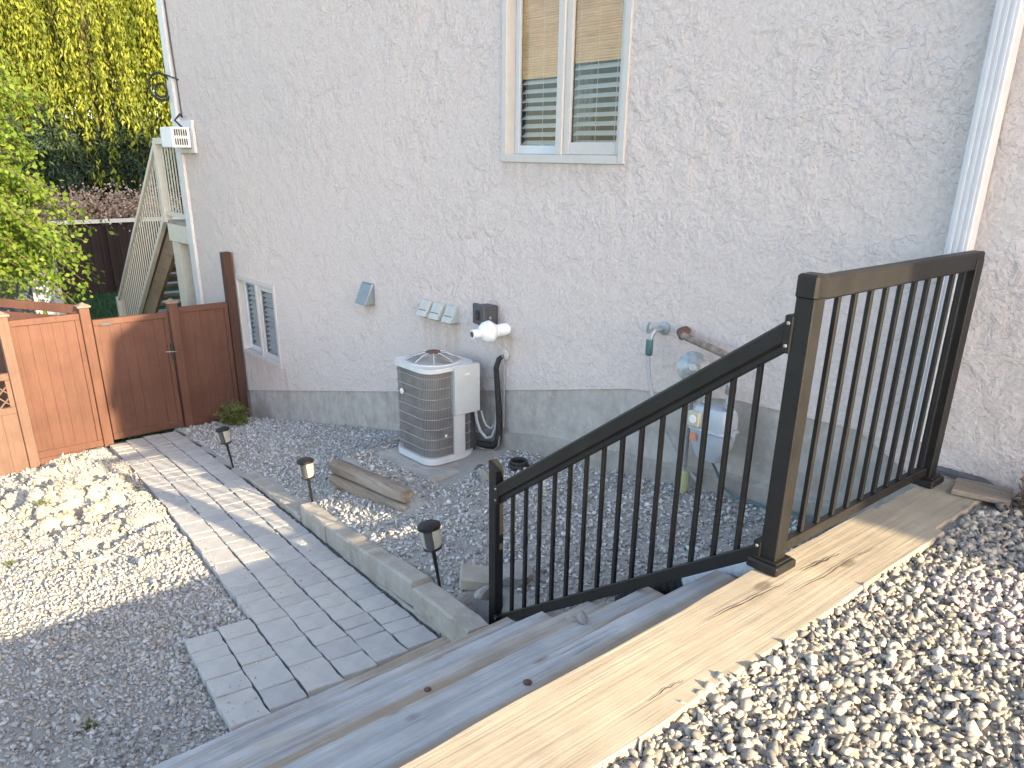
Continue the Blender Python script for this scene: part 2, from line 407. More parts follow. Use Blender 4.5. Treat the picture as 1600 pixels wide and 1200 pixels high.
def height(X, Y):
    X = np.asarray(X, float); Y = np.asarray(Y, float)
    yr, yl = Yr(X), Yl(X)
    eg = np.where(X < -6.75, .0, .1); wv = np.clip((Y-yr-eg)/(3.72-yr-eg), 0, 1)
    bed = np.interp(X, *ZF)*(1-wv)+np.interp(X, *ZW)*wv + .02*(vnoise(X, Y, 2.1, 1)-.5)
    ter = sm((X+5.42)/.12)*sm((-4.05-X)/.2)*sm((Y-2.72)/.08); bed = np.maximum(bed, bed*(1-ter)+(-.915)*ter)
    path = zp(X)-.055
    lp, amp = lumps(X, Y)
    left = zp(X)-.05-.12*sm((yl-Y)/1.2)*sm((-X-5.5)/3)+lp+amp*.10 + .03*(vnoise(X, Y, 1.7, 2)-.5)*sm((yl-Y)/.3)
    low = np.where(Y > yr+eg, bed, np.where(Y > yl-.02, path, left))
    # stair cutting and upper yard
    stair = -1.13+np.clip((X+2.95)/1.75, 0, 1)*1.0
    low = np.where((X > -2.97) & (Y < 2.3), stair, low)
    up = -.030+.012*(vnoise(X, Y, 3, 4)-.5)
    return np.where(X > -1.12, up, low)

def grid(name, xs, ys, zf, mat):
    XX, YY = np.meshgrid(xs, ys, indexing='ij'); ZZ = zf(XX, YY)
    nx, ny = len(xs), len(ys); I = np.arange(nx*ny).reshape(nx, ny)
    q = np.stack([I[:-1, :-1], I[1:, :-1], I[1:, 1:], I[:-1, 1:]], -1).reshape(-1, 4)
    me = bpy.data.meshes.new(name); n = nx*ny
    me.vertices.add(n); me.vertices.foreach_set('co', np.stack([XX, YY, ZZ], -1).reshape(-1).astype(np.float32))
    me.loops.add(q.size); me.loops.foreach_set('vertex_index', q.reshape(-1).astype(np.int32))
    me.polygons.add(len(q)); me.polygons.foreach_set('loop_start', np.arange(0, q.size, 4, dtype=np.int32))
    me.polygons.foreach_set('loop_total', np.full(len(q), 4, np.int32))
    me.polygons.foreach_set('use_smooth', np.ones(len(q), bool))
    me.update(); me.validate(); me.materials.append(mat)
    o = bpy.data.objects.new(name, me); COL.objects.link(o); return o
xs = np.concatenate([np.arange(-9.45, -5.5, .03), np.arange(-5.5, -1.2, .06), [-1.15, -1.13, -1.1], np.arange(-1.0, 3.0, .12), np.arange(3, 14.1, 1)])
ys = np.concatenate([np.arange(-14, -1, .5), np.arange(-1, .3, .06), np.arange(.3, 2.2, .03), np.arange(2.2, 3.85, .06)])
tag(grid('side_yard_ground', xs, ys, height, M['soil']), kind='structure')
tag(grid('lawn', np.linspace(-160, 60, 45), np.linspace(-110, 110, 45), lambda X, Y: -2.08+0*X, M['lawn']), kind='structure')

# ------------------------------------------------------------ house
house = thing('house', 'two storey house with lilac grey textured stucco side wall above a grey concrete base', 'house', (-4, 3.72, -1))
XB = [-9.4, -6.03, -3.16, -2.79, -2.37, -1.68]; ZB = [-1.46, -.71, -.04, .01, .07, .08]
zs = lambda x: float(np.interp(x, [-10.55]+XB, [-1.70]+ZB))
WY = 3.72
U = (-4.43, -3.34, 1.305, 2.52); Lw = (-9.35, -8.32, -.94, -.045)         # window openings x0 x1 z0 z1
def stucco_wall():
    mb = MB(); bx = sorted(set([-10.55]+XB+[U[0], U[1], Lw[0], Lw[1], -.95, -.7, 6.2, 8.1]))
    for a, b in zip(bx[:-1], bx[1:]):
        hz = [(h[2], h[3]) for h in (U, Lw) if a >= h[0]-1e-6 and b <= h[1]+1e-6]
        if -1.68 <= a: za, zb = .0801, .0801
        else: za, zb = zs(a), zs(b)
        if a >= -.95: za = zb = -.3
        elif a >= -1.7: za = .08; zb = -.3
        segs = []
        if hz: segs = [((za, zb), (hz[0][0],)*2), ((hz[0][1],)*2, (5.43, 5.43))]
        else: segs = [((za, zb), (5.43, 5.43) if a < -.71 else ((2.86, 5.02) if a < 6 else (4.98, 4.98)))]
        for (l0, l1), (t0, t1) in segs:
            mb.add([(a, WY, l0), (b, WY, l1), (b, WY, t1), (a, WY, t0)], [(0, 1, 2, 3)])
        if not hz or True:
            mb.add([(a, WY, za), (b, WY, zb), (b, WY+.03, zb), (a, WY+.03, za)], [(3, 2, 1, 0)])
    for x0, x1, z0, z1 in (U, Lw):                                         # reveals
        d = .11
        mb.add([(x0, WY, z0), (x0, WY+d, z0), (x0, WY+d, z1), (x0, WY, z1)], [(0, 1, 2, 3)])
        mb.add([(x1, WY, z0), (x1, WY+d, z0), (x1, WY+d, z1), (x1, WY, z1)], [(3, 2, 1, 0)])
        mb.add([(x0, WY, z0), (x1, WY, z0), (x1, WY+d, z0), (x0, WY+d, z0)], [(0, 1, 2, 3)])
        mb.add([(x0, WY, z1), (x1, WY, z1), (x1, WY+d, z1), (x0, WY+d, z1)], [(3, 2, 1, 0)])
    return mb
build('stucco_wall', stucco_wall(), M['stucco'], house, fix=False)
mb = MB()
fx = [-10.55]+XB+[8.1]
for a, b in zip(fx[:-1], fx[1:]):
    mb.add([(a, WY+.012, -2.6), (b, WY+.012, -2.6), (b, WY+.012, zs(b)+.05), (a, WY+.012, zs(a)+.05)], [(0, 1, 2, 3)])
build('foundation_wall', mb, M['foundation'], house, fix=False)
mb = MB()                                                                    # rough footing ledge near the ground
fxs = np.arange(-5.6, -1.35, .09)
tops = [float(np.interp(x, *ZW))+.10+.035*vnoise(np.array(x), np.array(0.), 3.1, 8)+.015*random.random()-.05*sm(np.array(-(x+4.2)/1.2)) for x in fxs]
for i in range(len(fxs)-1):
    a, b = fxs[i], fxs[i+1]; ta, tb = tops[i], tops[i+1]
    mb.add([(a, WY-.03, -1.6), (b, WY-.03, -1.6), (b, WY-.03, tb-.01), (a, WY-.03, ta-.01), (a, WY+.02, ta+.012), (b, WY+.02, tb+.012)], [(0, 1, 2, 3), (3, 2, 5, 4)])
build('footing_ledge', mb, M['footing'], house, True, fix=False)
mb = MB(); mb.add([(-10.55, 3.72, -2.6), (-10.55, 14, -2.6), (-10.55, 14, 5.43), (-10.55, 3.72, 5.43)], [(3, 2, 1, 0)])
mb.add([(-.7, 3.72, 2.6), (-.7, 14, 2.6), (-.7, 14, 5.43), (-.7, 3.72, 5.43)], [(0, 1, 2, 3)])
mb.add([(8.1, 3.72, -2), (8.1, 14, -2), (8.1, 14, 4.98), (8.1, 3.72, 4.98)], [(0, 1, 2, 3)])
mb.add([(-10.55, 14, -2.6), (8.1, 14, -2.6), (8.1, 14, 2.9), (-10.55, 14, 2.9)], [(0, 1, 2, 3)])
build('side_wall', mb, M['stucco'], house, fix=False)
mb = MB()                                                                    # gable roof with short eaves
e0, e1, f0, f1, z0 = -10.75, -.6, 3.62, 14.1, 5.45
mb.add([(e0, f0, z0), (e1, f0, z0), (e1, f1, z0), (e0, f1, z0), (e0, f0, z0+.12), (e1, f0, z0+.12), (e1, f1, z0+.12), (e0, f1, z0+.12), (e0+4, 8.86, z0+2.3), (e1-3, 8.86, z0+2.3)],
       [(0, 1, 2, 3), (0, 1, 5, 4), (1, 2, 6, 5), (2, 3, 7, 6), (3, 0, 4, 7), (4, 5, 9, 8), (5, 6, 9), (6, 7, 8, 9), (7, 4, 8)])
build('roof', mb, M['roof'], house)
mb = MB(); mb.prism([(-.66, 3.66, 2.88), (6.2, 3.66, 5.04), (6.25, 3.66, 5.12), (-.66, 3.66, 2.94)], (0, 0, 0), (0, 10.4, 0)); mb.prism([(6.25, 3.66, 5.0), (8.2, 3.66, 5.0), (8.2, 3.66, 5.08), (6.25, 3.66, 5.09)], (0, 0, 0), (0, 10.4, 0))
build('lower_roof', mb, M['roof'], house)
build('corner_trim', MB().box(-10.70, -10.53, 3.685, 3.80, -2.2, 5.42), M['white_trim'], house)
# rust and tan streaks left by the vents: thin stained patches are part of the stucco material; the pipes follow
mb = MB(); mb.box(-1.425, -1.33, 3.645, 3.714, .12, 5.4, .006)
ds = build('downspout', mb, M['white_trim'], house)
for k in range(3): build('downspout_rib', MB().box(-1.408+k*.024, -1.396+k*.024, 3.641, 3.646, .13, 5.39, .001), M['white_trim'], ds)

def window(op, mull, far=False):
    x0, x1, z0, z1 = op; fm = M['vinyl']
    fr = build('window', MB().box(x0-.012, x0+.035, WY-.012, WY+.10, z0-.02, z1+.02).box(x1-.035, x1+.012, WY-.014, WY+.10, z0-.02, z1+.02)
               .box(x0+.0352, x1-.0352, WY-.013, WY+.10, z0-.022, z0+.028).box(x0+.0352, x1-.0352, WY-.013, WY+.10, z1-.03, z1+.02), fm, house)
    build('mullion', MB().box(mull-.028, mull+.028, WY-.010, WY+.095, z0+.0282, z1-.0302), fm, fr)
    # left light set deep, right sash close to the face
    for k, (a, b, y, wd, mt) in enumerate(((x0+.036, mull-.029, WY+.068, .042, M['vinyl_white']), (mull+.029, x1-.036, WY+.004, .055, fm))):
        build('sash', MB().box(a, a+wd, y, y+.03, z0+.029, z1-.031).box(b-wd*.6, b, y+.001, y+.03, z0+.029, z1-.031)
              .box(a+wd+.0005, b-wd*.6-.0005, y+.002, y+.03, z0+.029, z0+.029+wd*1.3).box(a+wd+.0005, b-wd*.6-.0005, y+.002, y+.03, z1-.031-wd, z1-.031), mt, fr)
        mb = MB(); mb.add([(a+wd*.8, y+.018, z0+.06), (b-wd*.3, y+.018, z0+.06), (b-wd*.3, y+.018, z1-.06), (a+wd*.8, y+.018, z1-.06)], [(0, 1, 2, 3)])
        build('pane', mb, M['glass'], fr, fix=False)
    # blinds right behind each light: every slat its own piece
    pitch = .052 if not far else .055; ang = R(33 if not far else 38); c, s = math.cos(ang), math.sin(ang)
    rot = Matrix(((1, 0, 0), (0, c, -s), (0, s, c)))
    for a, b, yb, ztop in ((x0+.07, mull-.05, WY+.116, z1 if far else 1.80), (mull+.075, x1-.06, WY+.052, z1 if far else 1.855)):
        mb0 = MB().obox((0, 0, 0), ((b-a)/2, (.024 if not far else .027), .0013), rot, .0005); p = None
        n = int((ztop-z0-.12)/pitch)+(0 if far else 1)
        for i in range(n):
            lc = Vector(((a+b)/2, yb, z0+.10+i*pitch+random.uniform(-.002, .002)))
            if p is None:
                p = build('slat', MB().add([Vector(v)+lc for v in mb0.v], mb0.f), M['slat'] if not far else M['slat_far'], fr, loc=lc-origin(fr))
            else:
                q = p.copy(); COL.objects.link(q); q.location = lc-origin(fr); q.rotation_euler = (random.uniform(-.04, .04), random.uniform(-.006, .006), 0)
        mb = MB()
        for u in (.12, .5, .88): mb.tube([(a+(b-a)*u, yb-.021, z0+.07), (a+(b-a)*u, yb-.021, z1-.05)], .0016, 5)
        build('ladder_cord', mb, M['slat'], fr)
    build('bottom_rail', MB().box(x0+.07, mull-.05, WY+.10, WY+.14, z0+.045, z0+.07).box(mull+.075, x1-.06, WY+.034, WY+.07, z0+.045, z0+.07), M['slat'], fr)
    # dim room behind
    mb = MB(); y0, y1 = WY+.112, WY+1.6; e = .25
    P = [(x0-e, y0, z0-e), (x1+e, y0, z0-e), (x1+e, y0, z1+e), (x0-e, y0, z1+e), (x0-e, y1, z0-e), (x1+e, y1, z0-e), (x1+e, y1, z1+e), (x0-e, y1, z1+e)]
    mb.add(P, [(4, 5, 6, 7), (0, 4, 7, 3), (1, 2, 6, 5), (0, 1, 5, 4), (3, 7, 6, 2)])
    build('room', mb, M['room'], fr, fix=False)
    return fr
wu = window(U, -3.885)
mb = MB()
for i in range(15):
    x = -4.22+i*.022; mb.tube([(x, WY+.30+.012*(i % 2), 1.2), (x, WY+.30+.012*(i % 2), 2.6)], .013, 6)
build('curtain', mb, M['curtain'], wu, True)
for a, b, zb, ys_ in ((-4.36, -3.92, 1.79, .092), (-3.84, -3.39, 1.845, .028)):               # banded tan panels, painted stand-in for a warm reflection in the upper panes
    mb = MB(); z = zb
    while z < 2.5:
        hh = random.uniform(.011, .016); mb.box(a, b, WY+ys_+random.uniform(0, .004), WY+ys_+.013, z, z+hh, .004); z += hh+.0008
    build('reflection_panel', mb, M['reflection_tan'], wu)
wl = window(Lw, -8.80, True)

# ------------------------------------------------------------ fixtures on the wall
def hood(name, label, x0, x1, z0, z1, dep, mat, loc, group=None):
    t = thing(name, label, 'vent', loc, group)
    xi = (x1-x0)*.12
    mb = MB(); P = [(x0, WY-dep, z0), (x1, WY-dep, z0), (x1-xi*.3, WY-.02, z1), (x0+xi*.3, WY-.02, z1), (x0, WY-.002, z0), (x1, WY-.002, z0), (x1, WY-.002, z1), (x0, WY-.002, z1)]
    mb.add(P, [(0, 1, 2, 3), (0, 3, 7, 4), (1, 5, 6, 2), (3, 2, 6, 7)])
    h = build('hood', mb, mat, t)
    sm_ = h.modifiers.new('thick', 'SOLIDIFY'); sm_.thickness = .004
    build('flap', MB().box(x0+.012, x1-.012, WY-dep*.72, WY-dep*.70, z0-.012, z0+.05, .001), M['box_grey'], t)
    build('flange', MB().box(x0-.008, x1+.008, WY-.006, WY+.004, z0-.006, z1+.008, .001), mat, t)
    return t
hood('vent_hood', 'grey blue metal dryer vent hood alone on the wall left of the three pale hoods', -6.40, -6.22, .06, .235, .10, M['vent_blue'], (-6.3, 3.70, .06))
g3 = 'three pale vent hoods in a row'
for k, (x, side) in enumerate(((-5.44, 'leftmost of the three pale vent hoods in a row on the stucco wall'), (-5.27, 'middle of the three pale vent hoods in a row on the stucco wall'), (-5.09, 'rightmost of the three pale vent hoods in a row, nearest the dark box'))):
    hood('vent_hood', side, x, x+.125, .095, .215, .085, M['vent_white'], (x+.06, 3.70, .09), g3)
t = thing('disconnect_box', 'dark grey electrical box on the stucco above the white fan', 'electrical box', (-4.5, 3.68, .16))
build('box_body', MB().box(-4.60, -4.47, 3.61, 3.716, .15, .30, .008), M['box_grey'], t)
build('box_cover', MB().box(-4.605, -4.465, 3.575, 3.609, .165, .315, .012), M['box_grey'], t)
build('handle', MB().box(-4.55, -4.52, 3.562, 3.574, .20, .27, .004), M['rubber'], t)
build('knockout', MB().lathe([(.012, 0), (.012, .006)], (-4.464, 3.63, .22), (1, 0, 0), 10), M['steel'], t)
# white inline fan, its axis runs out from the wall
t = thing('inline_fan', 'white plastic radon fan with round body sticking out of the wall above the cooling unit', 'fan', (-4.35, 3.6, .14))
fo = Vector((-4.405, 3.44, .135)); fd = Vector((.12, 1, .03)).normalized()
build('inlet_stub', MB().lathe([(.026, -.02), (.034, -.018), (.034, .04), (.03, .041), (.03, .06)], fo, fd, 20), M['pvc'], t, True)
build('housing', MB().lathe([(.032, .045), (.05, .055), (.075, .085), (.079, .12), (.081, .122), (.081, .132), (.079, .134), (.06, .165), (.046, .178)], fo, fd, 28), M['pvc'], t, True)
build('outlet_pipe', MB().lathe([(.044, .165), (.044, .225), (.047, .226), (.047, .265), (.038, .266), (.038, .29)], fo, fd, 20), M['pvc'], t, True)
build('bore', MB().lathe([(.022, -.0225), (.022, -.0205)], fo, fd, 16), M['box_grey'], t)
build('power_cord', MB().tube([(-4.375, 3.60, .07), (-4.378, 3.66, .0), (-4.38, 3.70, -.12), (-4.385, 3.705, -.45), (-4.38, 3.70, -.62)], .004, 6), M['grey_cable'], t, True)
# louvred box at the far corner
t = thing('louvred_wall_box', 'white louvred utility box high on the far corner of the house', 'utility box', (-10.3, 3.6, 1.37))
build('box_body', MB().box(-10.5, -10.12, 3.46, 3.675, 1.36, 1.585, .008), M['white'], t)
build('back_plate', MB().box(-10.52, -10.05, 3.68, 3.716, 1.30, 1.66, .004), M['white_trim'], t)
for k in range(2):
    for i in range(6): build('louvre', MB().box(-10.119, -10.113, 3.49+i*.026, 3.505+i*.026, 1.39+k*.10, 1.46+k*.10, .001), M['box_grey'], t)
build('cable_loop', MB().tube([(-10.3, 3.66, 1.58), (-10.3, 3.58, 1.66), (-10.32, 3.66, 1.73), (-10.38, 3.70, 1.70)], .012, 6), M['rubber'], t, True)
t = tag(build('corner_cable', MB().tube([(-10.42, 3.712, 1.7), (-10.44, 3.713, 2.1), (-10.47, 3.709, 2.5), (-10.5, 3.713, 3.2), (-10.5, 3.71, 5.4)], .009, 6), M['box_grey'], None, True), 'thin dark cable running up the far house corner above the louvred box', 'cable')
t = thing('ring_bracket', 'dark iron double ring hanging on a bracket off the far house corner', 'bracket', (-10.7, 3.68, 2.05))
def ring(c, r, axis, n=20):
    c = Vector(c); ax = Vector(axis).normalized(); u = ax.cross(Vector((0, 0, 1))).normalized(); v = ax.cross(u)
    return [c+(u*math.cos(2*math.pi*i/n)+v*math.sin(2*math.pi*i/n))*r for i in range(n+1)]
build('outer_ring', MB().tube(ring((-10.75, 3.62, 2.04), .15, (.62, -.75, -.1)), .016, 6), M['iron'], t, True)
build('inner_ring', MB().tube(ring((-10.75, 3.62, 2.0), .075, (.62, -.75, -.1)), .013, 6), M['iron'], t, True)
build('arm', MB().tube([(-10.75, 3.62, 2.19), (-10.6, 3.66, 2.16), (-10.45, 3.70, 2.12), (-10.38, 3.712, 2.1)], .008, 6), M['iron'], t, True)

# ------------------------------------------------------------ air conditioner
pad = thing('concrete_pad', 'pale concrete pad under the grey cooling unit', 'pad', (-4.8, 3.35, -.95))
mb = MB(); mb.prism([(-5.12, 3.02, -.875), (-4.42, 3.04, -.875), (-4.36, 3.30, -.875), (-4.20, 3.42, -.875), (-4.24, 3.69, -.875), (-5.16, 3.68, -.875)], (0, 0, 0), (0, 0, -.15))
build('slab', mb, M['slab'], pad)
ac = thing('air_conditioner', 'grey outdoor cooling unit with wire guard and domed fan grille on a concrete pad', 'air conditioner', (-4.8, 3.36, -.86))
AX0, AX1, AY0, AY1, AZ0, AZ1 = -5.05, -4.575, 3.14, 3.585, -.865, -.155
def rrect(x0, x1, y0, y1, r, n=6):
    pts = []
    for cx, cy, a0 in ((x1-r, y0+r, -90), (x1-r, y1-r, 0), (x0+r, y1-r, 90), (x0+r, y0+r, 180)):
        for i in range(n+1):
            a = R(a0+90*i/n); pts.append((cx+r*math.cos(a), cy+r*math.sin(a)))
    return pts
def rprism(x0, x1, y0, y1, r, z0, z1): return MB().prism([(x, y, z0) for x, y in rrect(x0, x1, y0, y1, r)], (0, 0, 0), (0, 0, z1-z0))
RC = .11
build('base_pan', rprism(AX0-.012, AX1+.012, AY0-.012, AY1+.012, RC, AZ0, AZ0+.05), M['ac_cap'], ac, True)
build('coil', rprism(AX0+.014, AX1-.014, AY0+.014, AY1-.014, RC, AZ0+.05, AZ1), M['ac_fin'], ac, True)
build('top_cap', rprism(AX0-.014, AX1+.014, AY0-.014, AY1+.014, RC, AZ1, AZ1+.032), M['ac_cap'], ac, True)
gp = rrect(AX0, AX1, AY0, AY1, RC, 7)
def along(pts, step):
    out = []; n = len(pts); acc = 0
    for i in range(n):
        a, b = Vector(pts[i]), Vector(pts[(i+1) % n]); L = (b-a).length; d = acc
        while d < L: out.append(a+(b-a)*(d/L)); d += step
        acc = d-L
    return out
mb = MB()
for p in along(gp, .0135): mb.tube([(p.x, p.y, AZ0+.05), (p.x, p.y, AZ1)], .0016, 4, False)
build('guard_wires', mb, M['ac_wire'], ac)
for i in range(8):
    z = AZ0+.12+i*.078
    build('guard_band', MB().tube([(x, y, z) for x, y in rrect(AX0-.003, AX1+.003, AY0-.003, AY1+.003, RC, 7)]+[(AX1-RC, AY0-.003, z)], .0034, 5), M['ac_wire'], ac)
gc = ((AX0+AX1)/2, (AY0+AY1)/2); gz = AZ1+.032
gr = build('fan_grille', MB().lathe([(.205, 0), (.205, .008), (.19, .012), (.19, .004)], (gc[0], gc[1], gz), (0, 0, 1), 32), M['ac_cap'], ac, True)
build('fan_well', MB().lathe([(.188, .0005), (.188, .003)], (gc[0], gc[1], gz), (0, 0, 1), 32), M['rubber'], ac)
mb = MB()
dome = lambda r: gz+.012+.052*(1-(r/.2)**2)
for r in np.arange(.05, .2, .0125): mb.tube([(gc[0]+r*math.cos(a), gc[1]+r*math.sin(a), dome(r)) for a in np.linspace(0, 2*math.pi, 33)], .0022, 4)
build('ring_wire', mb, M['ac_wire'], gr)
for k in range(8):
    a = k*math.pi/4+.2
    build('spoke', MB().tube([(gc[0]+r*math.cos(a), gc[1]+r*math.sin(a), dome(r)+.003) for r in (.04, .08, .12, .16, .2)], .0034, 5), M['ac_cap'], gr)
build('hub', MB().lathe([(.055, 0), (.058, .006), (.05, .012), (.0, .013)], (gc[0], gc[1], dome(0)-.004), (0, 0, 1), 20), M['rust'], gr, True)
mb = MB()
for k in range(3):
    a = k*2.094
    c = Vector((gc[0], gc[1], gz+.02)); u = Vector((math.cos(a), math.sin(a), 0)); v = Vector((-math.sin(a), math.cos(a), 0))
    mb.add([c+u*.03+v*.02, c+u*.17+v*.06, c+u*.17-v*.05+Vector((0, 0, .018)), c+u*.03-v*.02], [(0, 1, 2, 3)])
build('fan_blade', mb, M['steel'], gr, fix=False)
build('control_box', MB().box(AX1-.02, AX1+.035, 3.362, 3.60, -.50, AZ1+.028, .006), M['ac_shell'], ac)
build('service_panel', MB().box(AX1-.015, AX1+.012, 3.366, 3.47, AZ0+.03, -.502, .004), M['ac_shell'], ac)
build('corner_panel', MB().box(AX1-.06, AX1-.02, 3.48, 3.595, AZ0+.03, -.502, .004), M['box_grey'], ac)
build('emblem', MB().lathe([(.022, 0), (.022, .006), (.017, .008), (.0, .008)], (-4.912, AY0-.004, -.345), (0, -1, 0), 18), M['emblem'], ac, True)
build('sticker', MB().box(AX1+.0352, AX1+.0362, 3.45, 3.50, -.20, -.185, .0002), M['emblem'], ac)
build('tag_plate', MB().box(AX1-.001, AX1+.002, 3.285, 3.305, -.66, -.64, .0005), M['emblem'], ac)
# lines between the unit and the wall
t = thing('line_set', 'black insulated refrigerant line dropping from a wall sleeve and turning to the cooling unit', 'pipe', (-4.39, 3.7, -.1))
build('wall_sleeve', MB().lathe([(.045, 0), (.045, .012), (.03, .02), (.028, .03)], (-4.385, 3.718, -.05), (0, -1, 0), 18), M['vent_white'], t, True)
pts = [(-4.385, 3.70, -.055), (-4.40, 3.665, -.08), (-4.42, 3.655, -.15), (-4.41, 3.66, -.3), (-4.395, 3.665, -.48), (-4.385, 3.66, -.64), (-4.39, 3.65, -.72), (-4.43, 3.64, -.765), (-4.50, 3.62, -.775), (-4.57, 3.60, -.775)]
build('insulation', MB().tube(pts, [.016, .02, .021, .022, .024, .025, .026, .027, .027, .026], 10), M['rubber'], t, True)
build('copper_line', MB().tube([(x+.022, y-.012, z-.03) for x, y, z in pts[5:]], .007, 6), M['rusty_pipe'], t, True)
t = thing('electrical_whip', 'pale grey flexible conduit looping from the wall down to the cooling unit', 'conduit', (-4.42, 3.65, -.2))
build('riser', MB().tube([(-4.43, 3.70, -.13), (-4.445, 3.68, -.2), (-4.44, 3.68, -.34), (-4.425, 3.675, -.45), (-4.42, 3.665, -.52)], .012, 8), M['grey_cable'], t, True)
def loop(px_, dz, r):
    return MB().tube([(-4.53, 3.60, -.49), (-4.535, 3.61, -.56)]+[(-4.475+.062*math.cos(a)-.004, 3.635, -.58+dz*math.sin(a)) for a in np.linspace(math.pi, 2*math.pi, 12)]+[(-4.418, 3.66, -.52)], r, 8)
build('outer_loop', MB().tube([(-4.55, 3.56, -.50), (-4.548, 3.57, -.58), (-4.53, 3.59, -.66), (-4.495, 3.62, -.715), (-4.455, 3.645, -.70), (-4.43, 3.66, -.62), (-4.42, 3.665, -.52)], .012, 8), M['grey_cable'], t, True)
build('inner_loop', MB().tube([(-4.53, 3.60, -.50), (-4.525, 3.615, -.57), (-4.505, 3.63, -.62), (-4.475, 3.65, -.64), (-4.445, 3.665, -.60), (-4.43, 3.672, -.53)], .008, 8), M['grey_cable'], t, True)
# ------------------------------------------------------------ gas meter and tap
t = thing('gas_meter', 'pale grey gas meter with round regulator hung on pipes against the foundation', 'gas meter', (-2.4, 3.6, -.3))
def capsule(x0, x1, y0, y1, z0, z1, taper):
    mb = MB(); pr = rrect(x0, x1, y0, y1, .035, 5); cx, cy = (x0+x1)/2, (y0+y1)/2
    prof = [(z0, .55), (z0+.03, .72), (z0+.09, .9*1), (z0+.16, 1.0), (z1-.05, 1.0), (z1-.02, .93), (z1, .8)] if taper else [(z0, .95), (z0+.01, 1), (z1-.01, 1), (z1, .95)]
    n = len(pr)
    vs = [(cx+(x-cx)*k, cy+(y-cy)*k, z) for z, k in prof for x, y in pr]
    fs = [(i*n+j, i*n+(j+1) % n, (i+1)*n+(j+1) % n, (i+1)*n+j) for i in range(len(prof)-1) for j in range(n)]+[tuple(range(n))[::-1], tuple((len(prof)-1)*n+j for j in range(n))]
    return mb.add(vs, fs)
mbody = build('body', capsule(-2.515, -2.28, 3.47, 3.62, -.245, .06, True), M['meter'], t, True)
build('seam_flange', capsule(-2.526, -2.269, 3.46, 3.63, -.075, -.058, False), M['meter'], t, True)
build('index_box', MB().box(-2.505, -2.43, 3.442, 3.475, -.05, .035, .006), M['tag_yellow'], t)
build('dial', MB().lathe([(.024, 0), (.024, .004), (.02, .005)], (-2.467, 3.4415, -.005), (0, -1, 0), 16), M['emblem'], t)
build('warning_label', MB().box(-2.49, -2.45, 3.459, 3.463, -.135, -.09, .0005), M['tag_red'], t)
for x in (-2.52, -2.275):
    build('bolt_lug', MB().lathe([(.016, -.02), (.016, .02)], (x, 3.55, -.065), (0, 0, 1), 10), M['meter'], t, True)
build('inlet_nut', MB().lathe([(.03, 0), (.03, .03)], (-2.47, 3.55, .07), (0, 0, 1), 6), M['steel'], t)
build('outlet_nut', MB().lathe([(.032, 0), (.032, .03)], (-2.32, 3.55, .07), (0, 0, 1), 6), M['steel'], t)
build('regulator', MB().lathe([(.045, -.05), (.075, -.03), (.085, -.012), (.09, -.01), (.09, .01), (.085, .012), (.06, .035), (.03, .045), (.02, .06)], (-2.60, 3.58, .235), (.5, -.75, .25), 22), M['steel'], t, True)
build('inlet_pipe', MB().tube([(-2.60, 3.58, .22), (-2.58, 3.565, .16), (-2.53, 3.56, .135), (-2.48, 3.555, .13), (-2.47, 3.55, .10)], .020, 10), M['steel'], t, True)
build('riser_pipe', MB().tube([(-2.615, 3.61, .18), (-2.615, 3.61, -.42)], .017, 10), M['steel'], t, True)
build('valve', MB().box(-2.645, -2.585, 3.585, 3.635, .02, .07, .01), M['steel'], t)
build('outlet_pipe', MB().tube([(-2.32, 3.55, .09), (-2.32, 3.55, .33)], .021, 10), M['meter'], t, True)
build('union', MB().lathe([(.027, 0), (.03, .008), (.03, .04), (.027, .048)], (-2.32, 3.55, .15), (0, 0, 1), 8), M['rusty_pipe'], t)
build('house_pipe', MB().tube([(-2.76, 3.715, .40), (-2.75, 3.65, .398), (-2.72, 3.615, .392), (-2.5, 3.58, .365), (-2.34, 3.552, .345), (-2.32, 3.55, .32)], .021, 10), M['rusty_pipe'], t, True)
build('elbow', MB().tube([(-2.76, 3.70, .40), (-2.752, 3.645, .4), (-2.71, 3.61, .392)], .028, 10), M['rust'], t, True)
tag(build('pipe_sleeve', MB().lathe([(.03, 0), (.034, .004), (.034, .13), (.028, .135)], (-2.615, 3.61, -.53), (0, 0, 1), 14), M['sleeve_green'], None, True), 'pale green plastic sleeve round the gas riser at gravel level', 'pipe sleeve')
t = thing('hose_tap', 'grey garden tap with a dark sleeve and hose hanging from the stucco wall', 'tap', (-2.94, 3.7, .36))
build('flange', MB().lathe([(.04, 0), (.04, .01), (.02, .02)], (-2.93, 3.718, .385), (0, -1, 0), 14), M['steel'], t, True)
build('spout', MB().tube([(-2.93, 3.70, .385), (-2.93, 3.63, .385), (-2.935, 3.61, .36), (-2.94, 3.605, .32)], .016, 10), M['steel'], t, True)
build('wheel', MB().tube(ring((-2.965, 3.615, .395), .028, (-.6, -.8, .2), 12), .007, 6).tube([(-2.93, 3.64, .385), (-2.965, 3.615, .395)], .008, 6), M['steel'], t, True)
build('sleeve', MB().lathe([(.02, 0), (.022, .01), (.022, .085), (.015, .095)], (-2.94, 3.603, .33), (0, 0, -1), 12), M['hose_teal'], t, True)
build('hose', MB().tube([(-2.94, 3.603, .24), (-2.935, 3.60, .17), (-2.91, 3.60, .06), (-2.86, 3.61, -.08), (-2.78, 3.63, -.22), (-2.70, 3.65, -.34), (-2.62, 3.66, -.42), (-2.52, 3.65, -.46)], .012, 8), M['grey_cable'], t, True)
